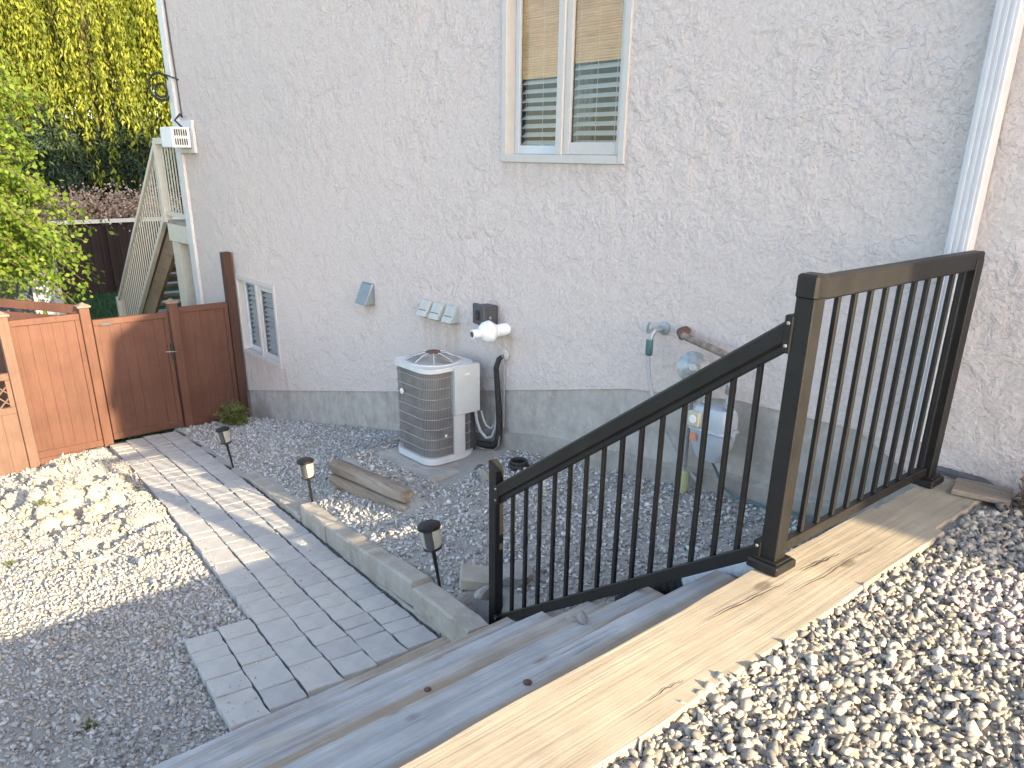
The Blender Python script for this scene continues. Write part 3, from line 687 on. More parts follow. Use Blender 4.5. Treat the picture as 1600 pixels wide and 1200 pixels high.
tag(build('ground_cable', MB().tube([(-2.42, 3.60, -.28), (-2.40, 3.64, -.36), (-2.36, 3.66, -.44), (-2.28, 3.655, -.472), (-2.1, 3.65, -.46), (-1.95, 3.66, -.44), (-1.7, 3.62, -.42), (-1.4, 3.63, -.42)], .008, 6), M['hose_teal'], None, True), 'thin dark cable lying on the gravel along the wall below the meter', 'cable')

# ------------------------------------------------------------ fence and gate
FX = -9.4
def boards(parent, y0, y1, z0, z1, n, mat, x=FX, tk=.018):
    wd = (y1-y0)/n
    for i in range(n):
        dx = random.uniform(-.0015, .0015)
        build('board', MB().box(x-tk+dx, x+tk*.3+dx, y0+i*wd+.0005, y0+(i+1)*wd-.0005, z0, z1, .0014), mat, parent)
def fpost(parent, y, z0, z1, mat, cap=True, wd=.05):
    p = build('post', MB().box(FX-wd, FX+wd, y-wd, y+wd, z0, z1, .005), mat, parent)
    if cap:
        build('cap', MB().box(FX-wd-.018, FX+wd+.018, y-wd-.018, y+wd+.018, z1, z1+.022, .004)
              .add([(FX-wd, y-wd, z1+.022), (FX+wd, y-wd, z1+.022), (FX+wd, y+wd, z1+.022), (FX-wd, y+wd, z1+.022), (FX, y, z1+.055)], [(0, 1, 4), (1, 2, 4), (2, 3, 4), (3, 0, 4)]), M['fence_cap'], p)
    return p
def panel(parent, y0, y1, z0, z1, n, mat, kick=.0):
    build('top_rail', MB().box(FX-.03, FX+.022, y0, y1, z1-.065, z1, .004), mat, parent)
    build('bottom_rail', MB().box(FX-.03, FX+.022, y0, y1, z0+kick, z0+kick+.075, .004), mat, parent)
    build('stile', MB().box(FX-.03, FX+.018, y0+.001, y0+.05, z0+kick+.076, z1-.066, .003), mat, parent)
    build('stile', MB().box(FX-.03, FX+.018, y1-.05, y1-.001, z0+kick+.076, z1-.066, .003), mat, parent)
    boards(parent, y0+.051, y1-.051, z0+kick+.07, z1-.06, n, mat)
    if kick: build('kickboard', MB().box(FX-.025, FX+.002, y0, y1, z0, z0+kick-.004, .003), mat, parent)
f1 = thing('fence_section', 'brown board fence section left of the gate with lattice at its far left end', 'fence', (FX, 1.6, -2))
fpost(f1, 1.27, -2.1, -.25, M['fence_pale']); fpost(f1, 2.03, -2.0, -.24, M['fence'])
panel(f1, 1.322, 1.978, -1.80, -.30, 5, M['fence'])
build('kickboard', MB().box(FX-.02, FX+.03, 1.32, 1.75, -1.98, -1.80, .006), M['fence'], f1)
build('top_rail', MB().box(FX-.03, FX+.02, .2, 1.218, -.36, -.29, .004), M['fence_pale'], f1)
build('middle_rail', MB().box(FX-.03, FX+.02, .2, 1.218, -.90, -.83, .004), M['fence_pale'], f1)
build('middle_rail', MB().box(FX-.03, FX+.02, .2, 1.218, -1.26, -1.19, .004), M['fence_pale'], f1)
build('stile', MB().box(FX-.028, FX+.018, 1.17, 1.217, -1.188, -.902, .003), M['fence_pale'], f1)
boards(f1, .2, 1.218, -2.1, -1.262, 7, M['fence_pale'])
for sgn in (-1, 1):
    for i in range(-2, 11):
        y = .2+i*.125; a = Vector((FX-.005+.007*sgn, y, -1.19)); b = Vector((FX-.005+.007*sgn, y+sgn*.29, -.90))
        lo, hi = .2, 1.168
        ts = sorted(((lo-a.y)/(b.y-a.y), (hi-a.y)/(b.y-a.y))); t0, t1 = max(0, ts[0]), min(1, ts[1])
        if t1-t0 < .15: continue
        a, b = a+(b-a)*t0, a+(b-a)*t1
        build('lattice_strip', MB().beam(a, b, .012, .034, (1, 0, 0), .001), M['fence_pale'], f1)
build('return_rail', MB().beam((FX-.06, 2.0, -.27), (FX-1.5, 1.05, -.25), .05, .09), M['fence'], f1)
build('return_board', MB().beam((FX-.06, 2.0, -1.1), (FX-1.5, 1.05, -1.1), .02, 1.5), M['fence'], f1)
gt = thing('gate', 'brown board gate between two capped posts with paver path at its foot', 'gate', (FX, 2.5, -1.8))
panel(gt, 2.095, 2.882, -1.755, -.385, 6, M['fence'])
build('hand_slot', MB().box(FX+.020, FX+.026, 2.17, 2.29, -.455, -.425, .002), M['box_grey'], gt)
lt = build('latch', MB().box(FX+.018, FX+.04, 2.86, 2.885, -.92, -.74, .003), M['iron'], gt)
build('latch_bar', MB().tube([(FX+.04, 2.80, -.83), (FX+.045, 2.93, -.84)], .006, 6), M['steel'], lt)
f2 = thing('fence_section', 'short dark brown fence panel between the gate and the house wall', 'fence', (FX, 3.3, -2))
fpost(f2, 2.95, -1.95, -.29, M['fence']); panel(f2, 3.004, 3.59, -1.80, -.345, 5, M['fence'], .05)
tag(build('tall_post', MB().box(FX-.05, FX+.05, 3.594, 3.694, -2.1, .23, .004), M['dark_post']), 'tall dark brown post standing against the house wall at the end of the fence', 'post')

# ------------------------------------------------------------ paver path
path = grid('paver_path', np.concatenate([np.arange(-9.36, -3.96, .06), [-3.937, -3.933], np.arange(-3.9, -2.94, .06)]), np.linspace(0, 1, 14), lambda X, Y: 0*X, M['sand'])
me = path.data; co = np.empty(len(me.vertices)*3, np.float32); me.vertices.foreach_get('co', co); co = co.reshape(-1, 3)
u = co[:, 1].copy(); co[:, 1] = Yl(co[:, 0])+.02+u*(Yr(co[:, 0])-Yl(co[:, 0])+.06); co[:, 2] = zp(co[:, 0])-.012
me.vertices.foreach_set('co', co.reshape(-1)); me.update(); tag(path, kind='structure')
def paver_mesh(L, W, k):
    mb = MB(); n = 4; pts = []
    rnd = random.Random(k*31+int(L*1000))
    # tumbled top outline
    for a, b, m_ in (((-L, -W), (L, -W), n), ((L, -W), (L, W), n), ((L, W), (-L, W), n), ((-L, W), (-L, -W), n)):
        for i in range(m_):
            t_ = i/m_; pts.append(((a[0]+(b[0]-a[0])*t_)/2+rnd.uniform(-.004, .004), (a[1]+(b[1]-a[1])*t_)/2+rnd.uniform(-.004, .004)))
    m_ = len(pts); lv = []
    for s_, z in ((1.0, -.06), (1.0, -.0035), (.97, 0.0)):
        for x, y in pts:
            d = (1-s_)*.5*.1/max(L, W)*3
            lv.append((x*(1-(1-s_)*.14/L), y*(1-(1-s_)*.14/W), z))
    fs = [(i*m_+j, i*m_+(j+1) % m_, (i+1)*m_+(j+1) % m_, (i+1)*m_+j) for i in range(2) for j in range(m_)]
    lv.append((0, 0, rnd.uniform(-.001, .001))); fs += [(2*m_+j, 2*m_+(j+1) % m_, 3*m_) for j in range(m_)]
    me = bpy.data.meshes.new('paver'); me.from_pydata(lv, [], fs); me.materials.append(M[('paver', 'paver', 'paver_b', 'paver_c')[k % 4]])
    return me
CW = .189
PM = {(L, k): paver_mesh(L-.010, CW-.011, k) for L in (.135, .19, .285) for k in range(8)}
npv = 0
for c in range(6):
    X = -2.935-(0 if c < 4 else .0)
    lim = -9.34 if c < 4 else -3.932
    seqs = ((.19, .135), (.285, .19, .135), (.19, .135, .19), (.135, .285, .19), (.19, .135), (.19, .285, .135))
    i = c
    while True:
        L = random.choice((.19, .135, .19, .285)) if random.random() < .45 else seqs[c][i % len(seqs[c])]; i += 1
        if c == 4: L = (.19, .285, .135, .19, .19)[min(i-c-1, 4)]
        if c == 5: L = (.285, .19, .19, .135, .19)[min(i-c-1, 4)]
        if X-L < lim:
            L = next((l for l in (.285, .19, .135) if X-l >= lim-.02), None)
            if L is None: break
        xc = X-L/2; X -= L
        off = (c+.5)*CW
        if Yr(xc)-off < Yl(xc)-.03: continue
        o = bpy.data.objects.new('paver', PM[(L, random.randrange(8))]); COL.objects.link(o); o.parent = path; npv += 1
        sl = float((Yr(xc+.05)-Yr(xc-.05))/.1)
        wob = .003*math.sin(xc*1.9+c*.6)
        o.location = (xc, float(Yr(xc))-off-.004+random.uniform(-.0035, .0035), float(zp(xc))+wob+random.uniform(-.0015, .0015))
        o.rotation_euler = (random.uniform(-.014, .014), -math.atan(.1123)*(1 if xc < -2.9 else 0)+random.uniform(-.011, .011), math.atan(sl)+random.uniform(-.022, .022)+(math.pi if random.random() < .5 else 0)*0)

# ------------------------------------------------------------ block kerb between path and gravel bed
kb = thing('block_kerb', 'low grey concrete block kerb stepping up beside the paver path', 'retaining wall', (-4.5, 2.25, -1.3))
def block(xa, xb, za, zb, h, th=.125, out=0):
    ya, yb = float(Yr(xa))+.022-out, float(Yr(xb))+.022-out
    g = .004; d = Vector((xb-xa, yb-ya, zb-za)); mid = Vector(((xa+xb)/2, (ya+yb)/2+th/2, (za+zb)/2-h/2))
    L = d.length; dx = d.normalized(); y = Vector((0, 0, 1)).cross(dx).normalized(); z = dx.cross(y)
    mb = MB(); rnd = random.Random(int(xa*1000)); nx = 7
    vs = []; fs = []
    prof = [(-th/2, -h/2), (-th/2, h/2-.012), (-th/2+.010, h/2), (th/2-.012, h/2), (th/2, h/2-.014), (th/2, -h/2)]
    for i in range(nx):
        s_ = -L/2+g+(L-2*g)*i/(nx-1)
        for yy, zz_ in prof:
            r1, r2 = rnd.uniform(-.007, .007), rnd.uniform(-.005, .003)
            vs.append(mid+dx*s_+y*(yy+r1)+z*(zz_+r2*(1 if zz_ > 0 else 0)))
    n = len(prof)
    fs = [(i*n+j, i*n+(j+1) % n, (i+1)*n+(j+1) % n, (i+1)*n+j) for i in range(nx-1) for j in range(n)]+[tuple(range(n))[::-1], tuple((nx-1)*n+j for j in range(n))]
    return build('block', mb.add(vs, fs), M['block'], kb)
for xa, xb, za, zb in ((-6.75, -6.32, -1.47, -1.405), (-6.32, -5.90, -1.405, -1.345), (-5.90, -5.58, -1.345, -1.315), (-5.58, -5.19, -1.315, -1.275)): block(xa, xb, za, zb, .16)
for xa, xb, za, zb in ((-5.18, -4.645, -1.172, -1.118), (-4.645, -3.975, -1.118, -1.02), (-3.975, -3.262, -1.02, -.905)): block(xa, xb, za, zb, .155, .13)
block(-3.255, -2.64, -.925, -.87, .15, .13, .004)
for xa, xb in ((-5.18, -4.78), (-4.78, -4.32), (-4.32, -3.58), (-3.58, -2.95), (-2.95, -2.64)):
    block(xa, xb, float(np.interp(xa, [-5.18, -3.26, -2.64], [-1.33, -1.075, -1.03])), float(np.interp(xb, [-5.18, -3.26, -2.64], [-1.33, -1.075, -1.03])), .13, .12, .006)

# ------------------------------------------------------------ stairs and landing
st = thing('timber_steps', 'weathered grey timber steps going down to the paver path', 'steps', (-2, 1.3, -1))
def plank(name, x0, x1, y0, y1, z0, z1, mat, parent, seed, wav=.006):
    rnd = random.Random(seed); ny = 26; ph = [rnd.uniform(0, 6.3) for _ in range(4)]
    prof = [(0, 0), (0, 1), (1, 1), (1, 0)]; vs = []; nn = 8; c = .007
    for i in range(ny):
        y = y0+(y1-y0)*i/(ny-1)
        a = wav*(math.sin(y*2.3+ph[0])+.5*math.sin(y*6.1+ph[1])+rnd.uniform(-.4, .4)); b = wav*(math.sin(y*2.0+ph[2])+.5*math.sin(y*7.1+ph[3])+rnd.uniform(-.4, .4))
        zt = z1+wav*.3*math.sin(y*3+ph[1])
        X0, X1 = x0+a, x1+b
        for x, z in ((X0+c, z0), (X0, z0+c), (X0, zt-c), (X0+c, zt), (X1-c, zt), (X1, zt-c), (X1, z0+c), (X1-c, z0)): vs.append((x, y, z))
    fs = [(i*nn+j, i*nn+(j+1) % nn, (i+1)*nn+(j+1) % nn, (i+1)*nn+j) for i in range(ny-1) for j in range(nn)]+[tuple(range(nn))[::-1], tuple((ny-1)*nn+j for j in range(nn))]
    return build(name, MB().add(vs, fs), mat, parent, True)
ends = [2.40, 2.33, 2.32, 2.24, 2.28, 2.27]
for k in range(1, 7):
    xf = -1.27-.275*k
    plank('tread', xf, xf+.292, .1, ends[k-1], -.175*k-.14, -.175*k, M['tread'], st, k, .005)
plank('landing_timber', -1.272, -.968, -.4, 3.05, -.15, 0.0, M['timber'], st, 20, .007)
plank('landing_timber', -1.262, -1.00, 3.055, 3.64, -.15, -.006, M['timber'], st, 21, .012)
lt_ = bpy.data.objects['landing_timber']
def crack(pts, w):
    vs = []; rnd = random.Random(len(pts)); n_ = len(pts)
    fine_ = []
    for a, b in zip(pts[:-1], pts[1:]):
        for i in range(6): fine_.append((a[0]+(b[0]-a[0])*i/6+rnd.uniform(-.003, .003), a[1]+(b[1]-a[1])*i/6))
    m_ = len(fine_)
    for i, (x, y) in enumerate(fine_):
        ww = w*math.sin(math.pi*(i+.3)/(m_-.4))*rnd.uniform(.5, 1.2)+.0006
        vs += [(x-ww, y, .0042), (x+ww, y, .0042)]
    build('crack', MB().add(vs, [(2*i, 2*i+1, 2*i+3, 2*i+2) for i in range(m_-1)]), M['crack'], lt_, fix=True)
crack([(-1.175, 1.82), (-1.168, 1.98), (-1.155, 2.14), (-1.15, 2.22)], .0022)
crack([(-1.16, 2.33), (-1.147, 2.45), (-1.14, 2.58)], .0032)
crack([(-1.10, 2.15), (-1.09, 2.35), (-1.093, 2.55), (-1.075, 2.75)], .0014)
crack([(-1.04, 1.38), (-1.043, 1.46), (-1.036, 1.54)], .0012)
for i in range(3): plank('support_timber', -1.262, -1.13, 2.36, 3.68, -.30-.145*i, -.152-.148*i, M['log'], st, 40+i, .004)
for y in (.55, 1.35): 
    for k in (1, 3): build('bolt_head', MB().lathe([(.014, 0), (.014, .005), (.008, .007)], (-1.27-.275*k+.07, y, -.175*k), (0, 0, 1), 10), M['rust'], st, True)
sc_ = [('slate_scrap', 'dark flat slab of slate lying at the wall past the railing end', [(-1.30, 3.66), (-1.27, 3.70), (-1.08, 3.705), (-1.02, 3.66), (-1.10, 3.64), (-1.24, 3.645)], .004, .022, M['slate'])]
for nm, lb, poly, z0, z1, mt in sc_:
    tag(build(nm, MB().prism([(x, y, z0) for x, y in poly], (0, 0, 0), (0, 0, z1-z0)), mt), lb, 'slab')
tag(build('broken_board', MB().obox((-1.03, 3.56, .012), (.11, .085, .012), Matrix.Rotation(.25, 3, 'Z'), .003), M['log']), 'short grey broken board on the landing beside the slate slab', 'board')

# ------------------------------------------------------------ railings
def rail_post(parent, x, y, z0, z1, hw=.032, foot=True, cap=True):
    p = build('post', MB().box(x-hw, x+hw, y-hw, y+hw, z0, z1, .003), M['black'], parent)
    if cap: build('cap', MB().box(x-hw-.005, x+hw+.005, y-hw-.005, y+hw+.005, z1-.07, z1+.006, .008), M['black'], p)
    if foot:
        build('base_plate', MB().box(x-.062, x+.062, y-.062, y+.062, z0, z0+.034, .006), M['black'], p)
        build('base_collar', MB().box(x-.048, x+.048, y-.048, y+.048, z0+.034, z0+.042, .003), M['black'], p)
    return p
LX = -1.25
lr = thing('landing_railing', 'black metal guard railing standing on the sunlit landing timber near the wall', 'railing', (LX, 2.9, 0))
rail_post(lr, LX, 2.285, .0, 1.0); rail_post(lr, LX, 3.50, .0, .97, .032, True, False)
build('top_rail', MB().box(LX-.028, LX+.028, 2.319, 3.54, .925, .995, .006), M['black'], lr)
build('bottom_rail', MB().box(LX-.018, LX+.018, 2.319, 3.466, .045, .085, .004), M['black'], lr)
for i in range(11):
    y = 2.345+i*.1095; build('baluster', MB().box(LX-.009, LX+.009, y-.009, y+.009, .0852, .9248, .002), M['black'], lr)
sr = thing('stair_railing', 'black metal stair railing sloping down beside the timber steps', 'railing', (-2, 2.28, -.5))
rail_post(sr, -2.752, 2.28, -1.12, -.10, .027, True, False)
build('slanted_cap', MB().prism([(-2.779, 2.253, -.10), (-2.725, 2.253, -.10), (-2.779, 2.253, -.055)], (0, 0, 0), (0, .054, 0)), M['black'], sr)
hs = (1.02)/(1.411)
zr = lambda x: -.192+(x+2.705)*hs
build('handrail', MB().beam((-2.72, 2.28, zr(-2.72)), (LX-.034, 2.28, zr(LX-.034)), .058, .062, (0, 0, 1), .008), M['black'], sr)
build('under_rail', MB().beam((-2.722, 2.28, zr(-2.722)-.047), (LX-.034, 2.28, zr(LX-.034)-.047), .034, .03, (0, 0, 1), .003), M['black'], sr)
zb_ = lambda x: -.925+(x+2.70)*.692
build('bottom_rail', MB().beam((-2.722, 2.28, zb_(-2.722)), (LX-.034, 2.28, zb_(LX-.034)), .034, .05, (0, 0, 1), .004), M['black'], sr)
for i in range(14):
    x = -2.624+i*.0951
    build('baluster', MB().box(x-.009, x+.009, 2.271, 2.289, zb_(x)+.015, zr(x)-.045, .002), M['black'], sr)
for x, z, dz in ((-2.722, zr(-2.722)-.01, .05), (LX-.045, zr(LX-.045)-.01, .06), (-2.722, zb_(-2.722), .035), (LX-.045, zb_(LX-.045)+.005, .045)):
    bk = build('bracket', MB().box(x-.012, x+.020, 2.247, 2.313, z-dz, z+dz, .004), M['black'], sr)
    for q in (-.6, .6): build('screw', MB().lathe([(.006, 0), (.006, .002), (.003, .003)], (x+.004, 2.2468, z+q*dz), (0, -1, 0), 8), M['steel'], bk)
# drain pipes under the railing
def corrugated(pts, r, step):
    P = [Vector(p) for p in pts]; out = []; rs = []
    for a, b in zip(P[:-1], P[1:]):
        L = (b-a).length; n = max(1, int(L/step))
        for i in range(n):
            out.append(a+(b-a)*(i/n)); rs.append(r if (len(rs) % 2) else r*.8)
    return MB().tube(out, rs, 16)
tag(build('white_drain_pipe', corrugated([(-1.29, 2.47, -.06), (-1.43, 2.465, -.145), (-1.58, 2.46, -.24), (-1.72, 2.455, -.335)], .047, .018), M['pipe_white'], None, True), 'white ribbed drain pipe lying under the railing post beside the steps', 'drain pipe')
tag(build('black_drain_pipe', corrugated([(-1.70, 2.455, -.325), (-1.83, 2.445, -.415), (-1.95, 2.435, -.51), (-2.04, 2.43, -.60)], .056, .018), M['rubber'], None, True), 'black ribbed drain pipe continuing the white one down into the gravel', 'drain pipe')

# ------------------------------------------------------------ path lights
def path_light(lean):
    t = thing('path_light', '', 'garden light', (0, 0, 0), 'solar lights along the path')
    build('stake', MB().tube([(0, 0, -.08), (0, 0, .22)], [.006, .011], 8), M['black'], t, True)
    build('socket', MB().lathe([(.012, .205), (.028, .22), (.046, .225), (.046, .236)], (0, 0, 0), (0, 0, 1), 18), M['black'], t, True)
    build('shade', MB().lathe([(.043, .236), (.05, .26), (.053, .31), (.052, .335)], (0, 0, 0), (0, 0, 1), 18), M['lamp_clear'], t, True)
    build('inner_core', MB().lathe([(.02, .24), (.022, .334)], (0.034, -.034, 0), (0, 0, 1), 10), M['box_grey'], t, True)
    build('solar_cap', MB().lathe([(.053, .335), (.058, .337), (.057, .352), (.04, .362), (.0, .365)], (0, 0, 0), (0, 0, 1), 20), M['black'], t, True)
    return t
pl0 = path_light(0)
for i, (x, y, rx, ry, lb) in enumerate(((-7.10, 2.58, .10, -.12, 'solar path light leaning by the gate, farthest of the three'), (-5.27, 2.50, .06, -.05, 'solar path light behind the kerb, middle one of the three'), (-3.17, 2.22, .10, -.09, 'solar path light nearest the steps, standing beside the broken stones'))):
    o = pl0 if i == 0 else copy_tree(pl0)
    o.location = (x, y, float(height(x, y))); o.rotation_euler = (rx, ry, 0); o.scale = (1.12,)*3; o['label'] = lb

# ------------------------------------------------------------ timber edging, rocks, bits
le = thing('timber_edging', 'old grey brown landscape timbers stacked in the gravel before the cooling unit', 'timber edging', (-4.9, 2.8, -1))
def log(name, p0, p1, w_, h_, parent, seed):
    p0, p1 = Vector(p0), Vector(p1); d = (p1-p0); L = d.length; d.normalize(); y = Vector((0, 0, 1)).cross(d).normalized(); z = d.cross(y)
    rnd = random.Random(seed); vs = []; nx, n = 12, 12
    for i in range(nx):
        s_ = L*i/(nx-1); k = 1-.10*((i == 0)+(i == nx-1))
        for j in range(n):
            a = 2*math.pi*j/n; ca, sa = math.cos(a), math.sin(a)
            sq = (abs(ca)**3+abs(sa)**3)**(-1/3)
            vs.append(p0+d*s_+y*(ca*sq*w_/2*k*(1+rnd.uniform(-.04, .04)))+z*(sa*sq*h_/2*k*(1+rnd.uniform(-.04, .04))))
    fs = [(i*n+j, i*n+(j+1) % n, (i+1)*n+(j+1) % n, (i+1)*n+j) for i in range(nx-1) for j in range(n)]+[tuple(range(n))[::-1], tuple((nx-1)*n+j for j in range(n))]
    return build(name, MB().add(vs, fs), M['log'], parent, True)
log('log', (-5.33, 2.745, -.985), (-4.30, 2.755, -.905), .125, .105, le, 1)
log('log', (-5.30, 2.72, -1.085), (-4.26, 2.735, -1.005), .11, .095, le, 2)
log('log', (-5.26, 2.73, -1.18), (-4.20, 2.735, -1.10), .11, .095, le, 3)
log('side_log', (-5.31, 2.83, -1.01), (-5.36, 3.38, -.955), .11, .09, le, 4)
def rock(name, label, c, r, seed, mat=None, flat=1.0, cat='rock'):
    rnd = np.random.default_rng(seed); bm = bmesh.new(); bmesh.ops.create_icosphere(bm, subdivisions=2, radius=1)
    dirs = rnd.normal(size=(9, 3)); dirs /= np.linalg.norm(dirs, axis=1)[:, None]
    for v in bm.verts:
        p = np.array(v.co)
        for d_ in dirs:
            k = p @ d_
            if k > .62: p = p-d_*(k-.62)
        v.co = Vector((p[0]*r[0], p[1]*r[1], p[2]*r[2]))
    me = bpy.data.meshes.new(name); bm.to_mesh(me); bm.free(); me.materials.append(mat or M['rock'])
    o = bpy.data.objects.new(name, me); COL.objects.link(o); o.location = c; o.rotation_euler = (0, 0, seed)
    return tag(o, label, cat)
o = tag(build('broken_slab', MB().obox((0, 0, 0), (.115, .075, .04), None, .01), M['block']), 'broken angular concrete slab piece lying beside the nearest path light', 'slab')
o.location = (-2.98, 2.36, float(height(-2.98, 2.36))+.035); o.rotation_euler = (.15, .12, .9)
rock('rock', 'pale rough rock beside the lower railing post', (-2.80, 2.47, float(height(-2.8, 2.47))+.03), (.12, .10, .09), 3)
rock('rock', 'small pale rock half buried between the slab piece and the railing post', (-2.86, 2.30, float(height(-2.86, 2.3))+.01), (.09, .05, .05), 5)
rock('rock', 'small dark rock on the edge of the concrete pad', (-4.27, 3.385, -.845), (.075, .05, .04), 8, M['slate'])
rock('rock', 'pale block of stone behind the lower railing post top', (-4.05, 3.25, float(height(-4.05, 3.25))+.03), (.06, .06, .07), 9)
rock('pebble', 'pinkish pebble resting on the second grey tread', (-1.80, 1.93, -.335), (.035, .025, .024), 12, None, 1, 'pebble')
rock('pebble', 'grey pebble beside the pink one on the tread', (-1.83, 1.90, -.34), (.025, .018, .016), 13, None, 1, 'pebble')
t = thing('drain_cap', 'small round black drain cap on the gravel at the foundation', 'drain cap', (-3.95, 3.48, -.72))
zc = float(height(-3.95, 3.48))+.01
build('rim', MB().lathe([(.075, 0), (.078, .012), (.07, .03), (.05, .034), (.05, .02), (.0, .02)], (-3.95, 3.48, zc), (0, 0, 1), 20), M['rubber'], t, True)
build('coil_hose', MB().tube(ring((-3.95, 3.48, zc+.04), .055, (0.05, 0, 1), 18), .012, 6), M['rubber'], t, True)

# ------------------------------------------------------------ gravel
def ico():
    bm = bmesh.new(); bmesh.ops.create_icosphere(bm, subdivisions=1, radius=1)
    v = np.array([x.co[:] for x in bm.verts]); f = np.array([[l.vert.index for l in fc.loops] for fc in bm.faces]); bm.free(); return v, f
IV, IF = ico()
def scatter(name, X, Y, size, pal, wts, mat, label, cat, zoff=.25, zfun=height):
    n = len(X); V = 24
    var = []
    for k in range(V):
        v = IV*(1+rng.uniform(-.34, .34, (len(IV), 1)))
        for _ in range(7):
            d = rng.normal(size=3); d /= np.linalg.norm(d); kk = v @ d; v = v-np.outer(np.clip(kk-.47, 0, None), d)
        var.append(v)
    var = np.array(var); vv = var[rng.integers(0, V, n)]
    vv = vv*np.stack([rng.uniform(.8, 1.5, n), rng.uniform(.5, 1.05, n), rng.uniform(.35, .8, n)], -1)[:, None, :]
    q = rng.normal(size=(n, 4)); q[:, 1:3] *= .45; q /= np.linalg.norm(q, axis=1)[:, None]
    w_, x_, y_, z_ = q.T
    Rm = np.stack([1-2*(y_**2+z_**2), 2*(x_*y_-z_*w_), 2*(x_*z_+y_*w_), 2*(x_*y_+z_*w_), 1-2*(x_**2+z_**2), 2*(y_*z_-x_*w_), 2*(x_*z_-y_*w_), 2*(y_*z_+x_*w_), 1-2*(x_**2+y_**2)], -1).reshape(n, 3, 3)
    vv = np.einsum('nij,nkj->nki', Rm, vv)*size[:, None, None]*.5
    P = np.stack([X, Y, zfun(X, Y)+size*zoff*rng.uniform(.2, 1.5, n)], -1)
    vv = vv+P[:, None, :]
    nv = len(IV); F = (IF[None]+np.arange(n)[:, None, None]*nv).reshape(-1, 3)
    me = bpy.data.meshes.new(name)
    me.vertices.add(n*nv); me.vertices.foreach_set('co', vv.reshape(-1).astype(np.float32))
    me.loops.add(F.size); me.loops.foreach_set('vertex_index', F.reshape(-1).astype(np.int32))
    me.polygons.add(len(F)); me.polygons.foreach_set('loop_start', np.arange(0, F.size, 3, dtype=np.int32)); me.polygons.foreach_set('loop_total', np.full(len(F), 3, np.int32))
    pal = np.array(pal); c = pal[rng.choice(len(pal), n, p=np.array(wts)/sum(wts))]*rng.uniform(.8, 1.2, (n, 1))
    at = me.color_attributes.new('tint', 'FLOAT_COLOR', 'POINT')
    at.data.foreach_set('color', np.concatenate([np.repeat(c, nv, 0), np.ones((n*nv, 1))], 1).reshape(-1).astype(np.float32))
    me.update(); me.materials.append(mat)
    o = bpy.data.objects.new(name, me); COL.objects.link(o)
    return tag(o, label, cat, None, 'stuff')
GREY = [(.47, .465, .46), (.57, .565, .56), (.38, .375, .37), (.25, .245, .24), (.43, .395, .35)]
def keep(X, Y, rects):
    k = np.ones(len(X), bool)
    for x0, x1, y0, y1 in rects: k &= ~((X > x0) & (X < x1) & (Y > y0) & (Y < y1))
    return k
n = 30000; X = rng.uniform(-9.35, -1.15, n); Y = rng.uniform(1.95, 3.69, n)
k = (Y > Yr(X)+.03+np.where(X > -6.75, .115, .0)) & keep(X, Y, [(-5.1, -4.25, 3.06, 3.7), (-5.36, -4.16, 2.67, 2.82), (-2.95, -1.2, 0, 2.40), (-1.27, -1, 2, 4), (-5.40, -5.28, 2.8, 3.36)])
X, Y = X[k], Y[k]; scatter('bed_gravel', X, Y, np.clip(rng.lognormal(math.log(.026), .34, len(X)), .009, .05), GREY, [4, 3, 3, 1.4, 1], M['stone'], 'crushed grey gravel covering the bed between the kerb and the house', 'gravel')
n = 72000; X = rng.uniform(-9.35, -2.95, n); Y = 1.95-np.abs(rng.normal(0, 1.15, n))
lp, amp = lumps(X, Y)
k = (Y < Yl(X)+.01) & (Y > -1.4) & ((rng.random(n) > amp*.88))
X, Y = X[k], Y[k]; scatter('yard_gravel', X, Y, np.clip(rng.lognormal(math.log(.024), .4, len(X)), .008, .055), [(.41, .40, .385), (.50, .485, .47), (.35, .345, .335), (.25, .245, .24), (.42, .375, .315)], [4, 3.5, 3, 1, 1.5], M['stone'], 'sandy grey gravel of the side yard left of the paver path', 'gravel', .2)
n = 52000; X = rng.uniform(-1.05, 2.2, n); Y = rng.uniform(-.6, 3.68, n); X = np.where(rng.random(n) < .55, -1.05+rng.exponential(.55, n), X)
k = (X > -.975+.012*np.sin(Y*7)) & (X < 2.2) & keep(X, Y, [(-1.4, -.93, 3.45, 3.75)])
X, Y = X[k], Y[k]
red = (Y > 2.45+.2*np.sin(X*5)) & (Y < 3.1) & (X > -.78+.1*np.sin(Y*9))
BE = [(.36, .325, .275), (.42, .38, .325), (.28, .255, .225), (.17, .16, .15), (.38, .315, .23)]
scatter('landing_gravel', X[~red], Y[~red], np.clip(rng.lognormal(math.log(.026), .38, (~red).sum()), .008, .055), BE, [4, 3, 3, 1.5, .8], M['stone'], 'coarse beige and grey gravel of the upper yard beside the landing timber', 'gravel', .3)
scatter('red_gravel', X[red], Y[red], np.clip(rng.lognormal(math.log(.028), .36, red.sum()), .008, .055), [(.42, .33, .31), (.40, .36, .345), (.30, .275, .265), (.44, .385, .36), (.22, .21, .205)], [2, 3, 2, 3, 1], M['stone'], 'pinkish and grey gravel at the right edge near the house wall', 'gravel', .3)
n = 900; X = rng.uniform(-9.2, -2.96, n); t_ = rng.random(n)**2.2; Y = np.where(rng.random(n) < .6, Yl(X)+.02+t_*.5, Yr(X)-.01-t_*.4)
scatter('stray_gravel', X, Y, np.clip(rng.lognormal(math.log(.010), .4, n), .005, .024), GREY, [4, 3, 3, 1.4, 1], M['stone'], 'stray gravel chips and grit lying in the paver joints', 'gravel', .3, lambda X, Y: zp(X)-.002)
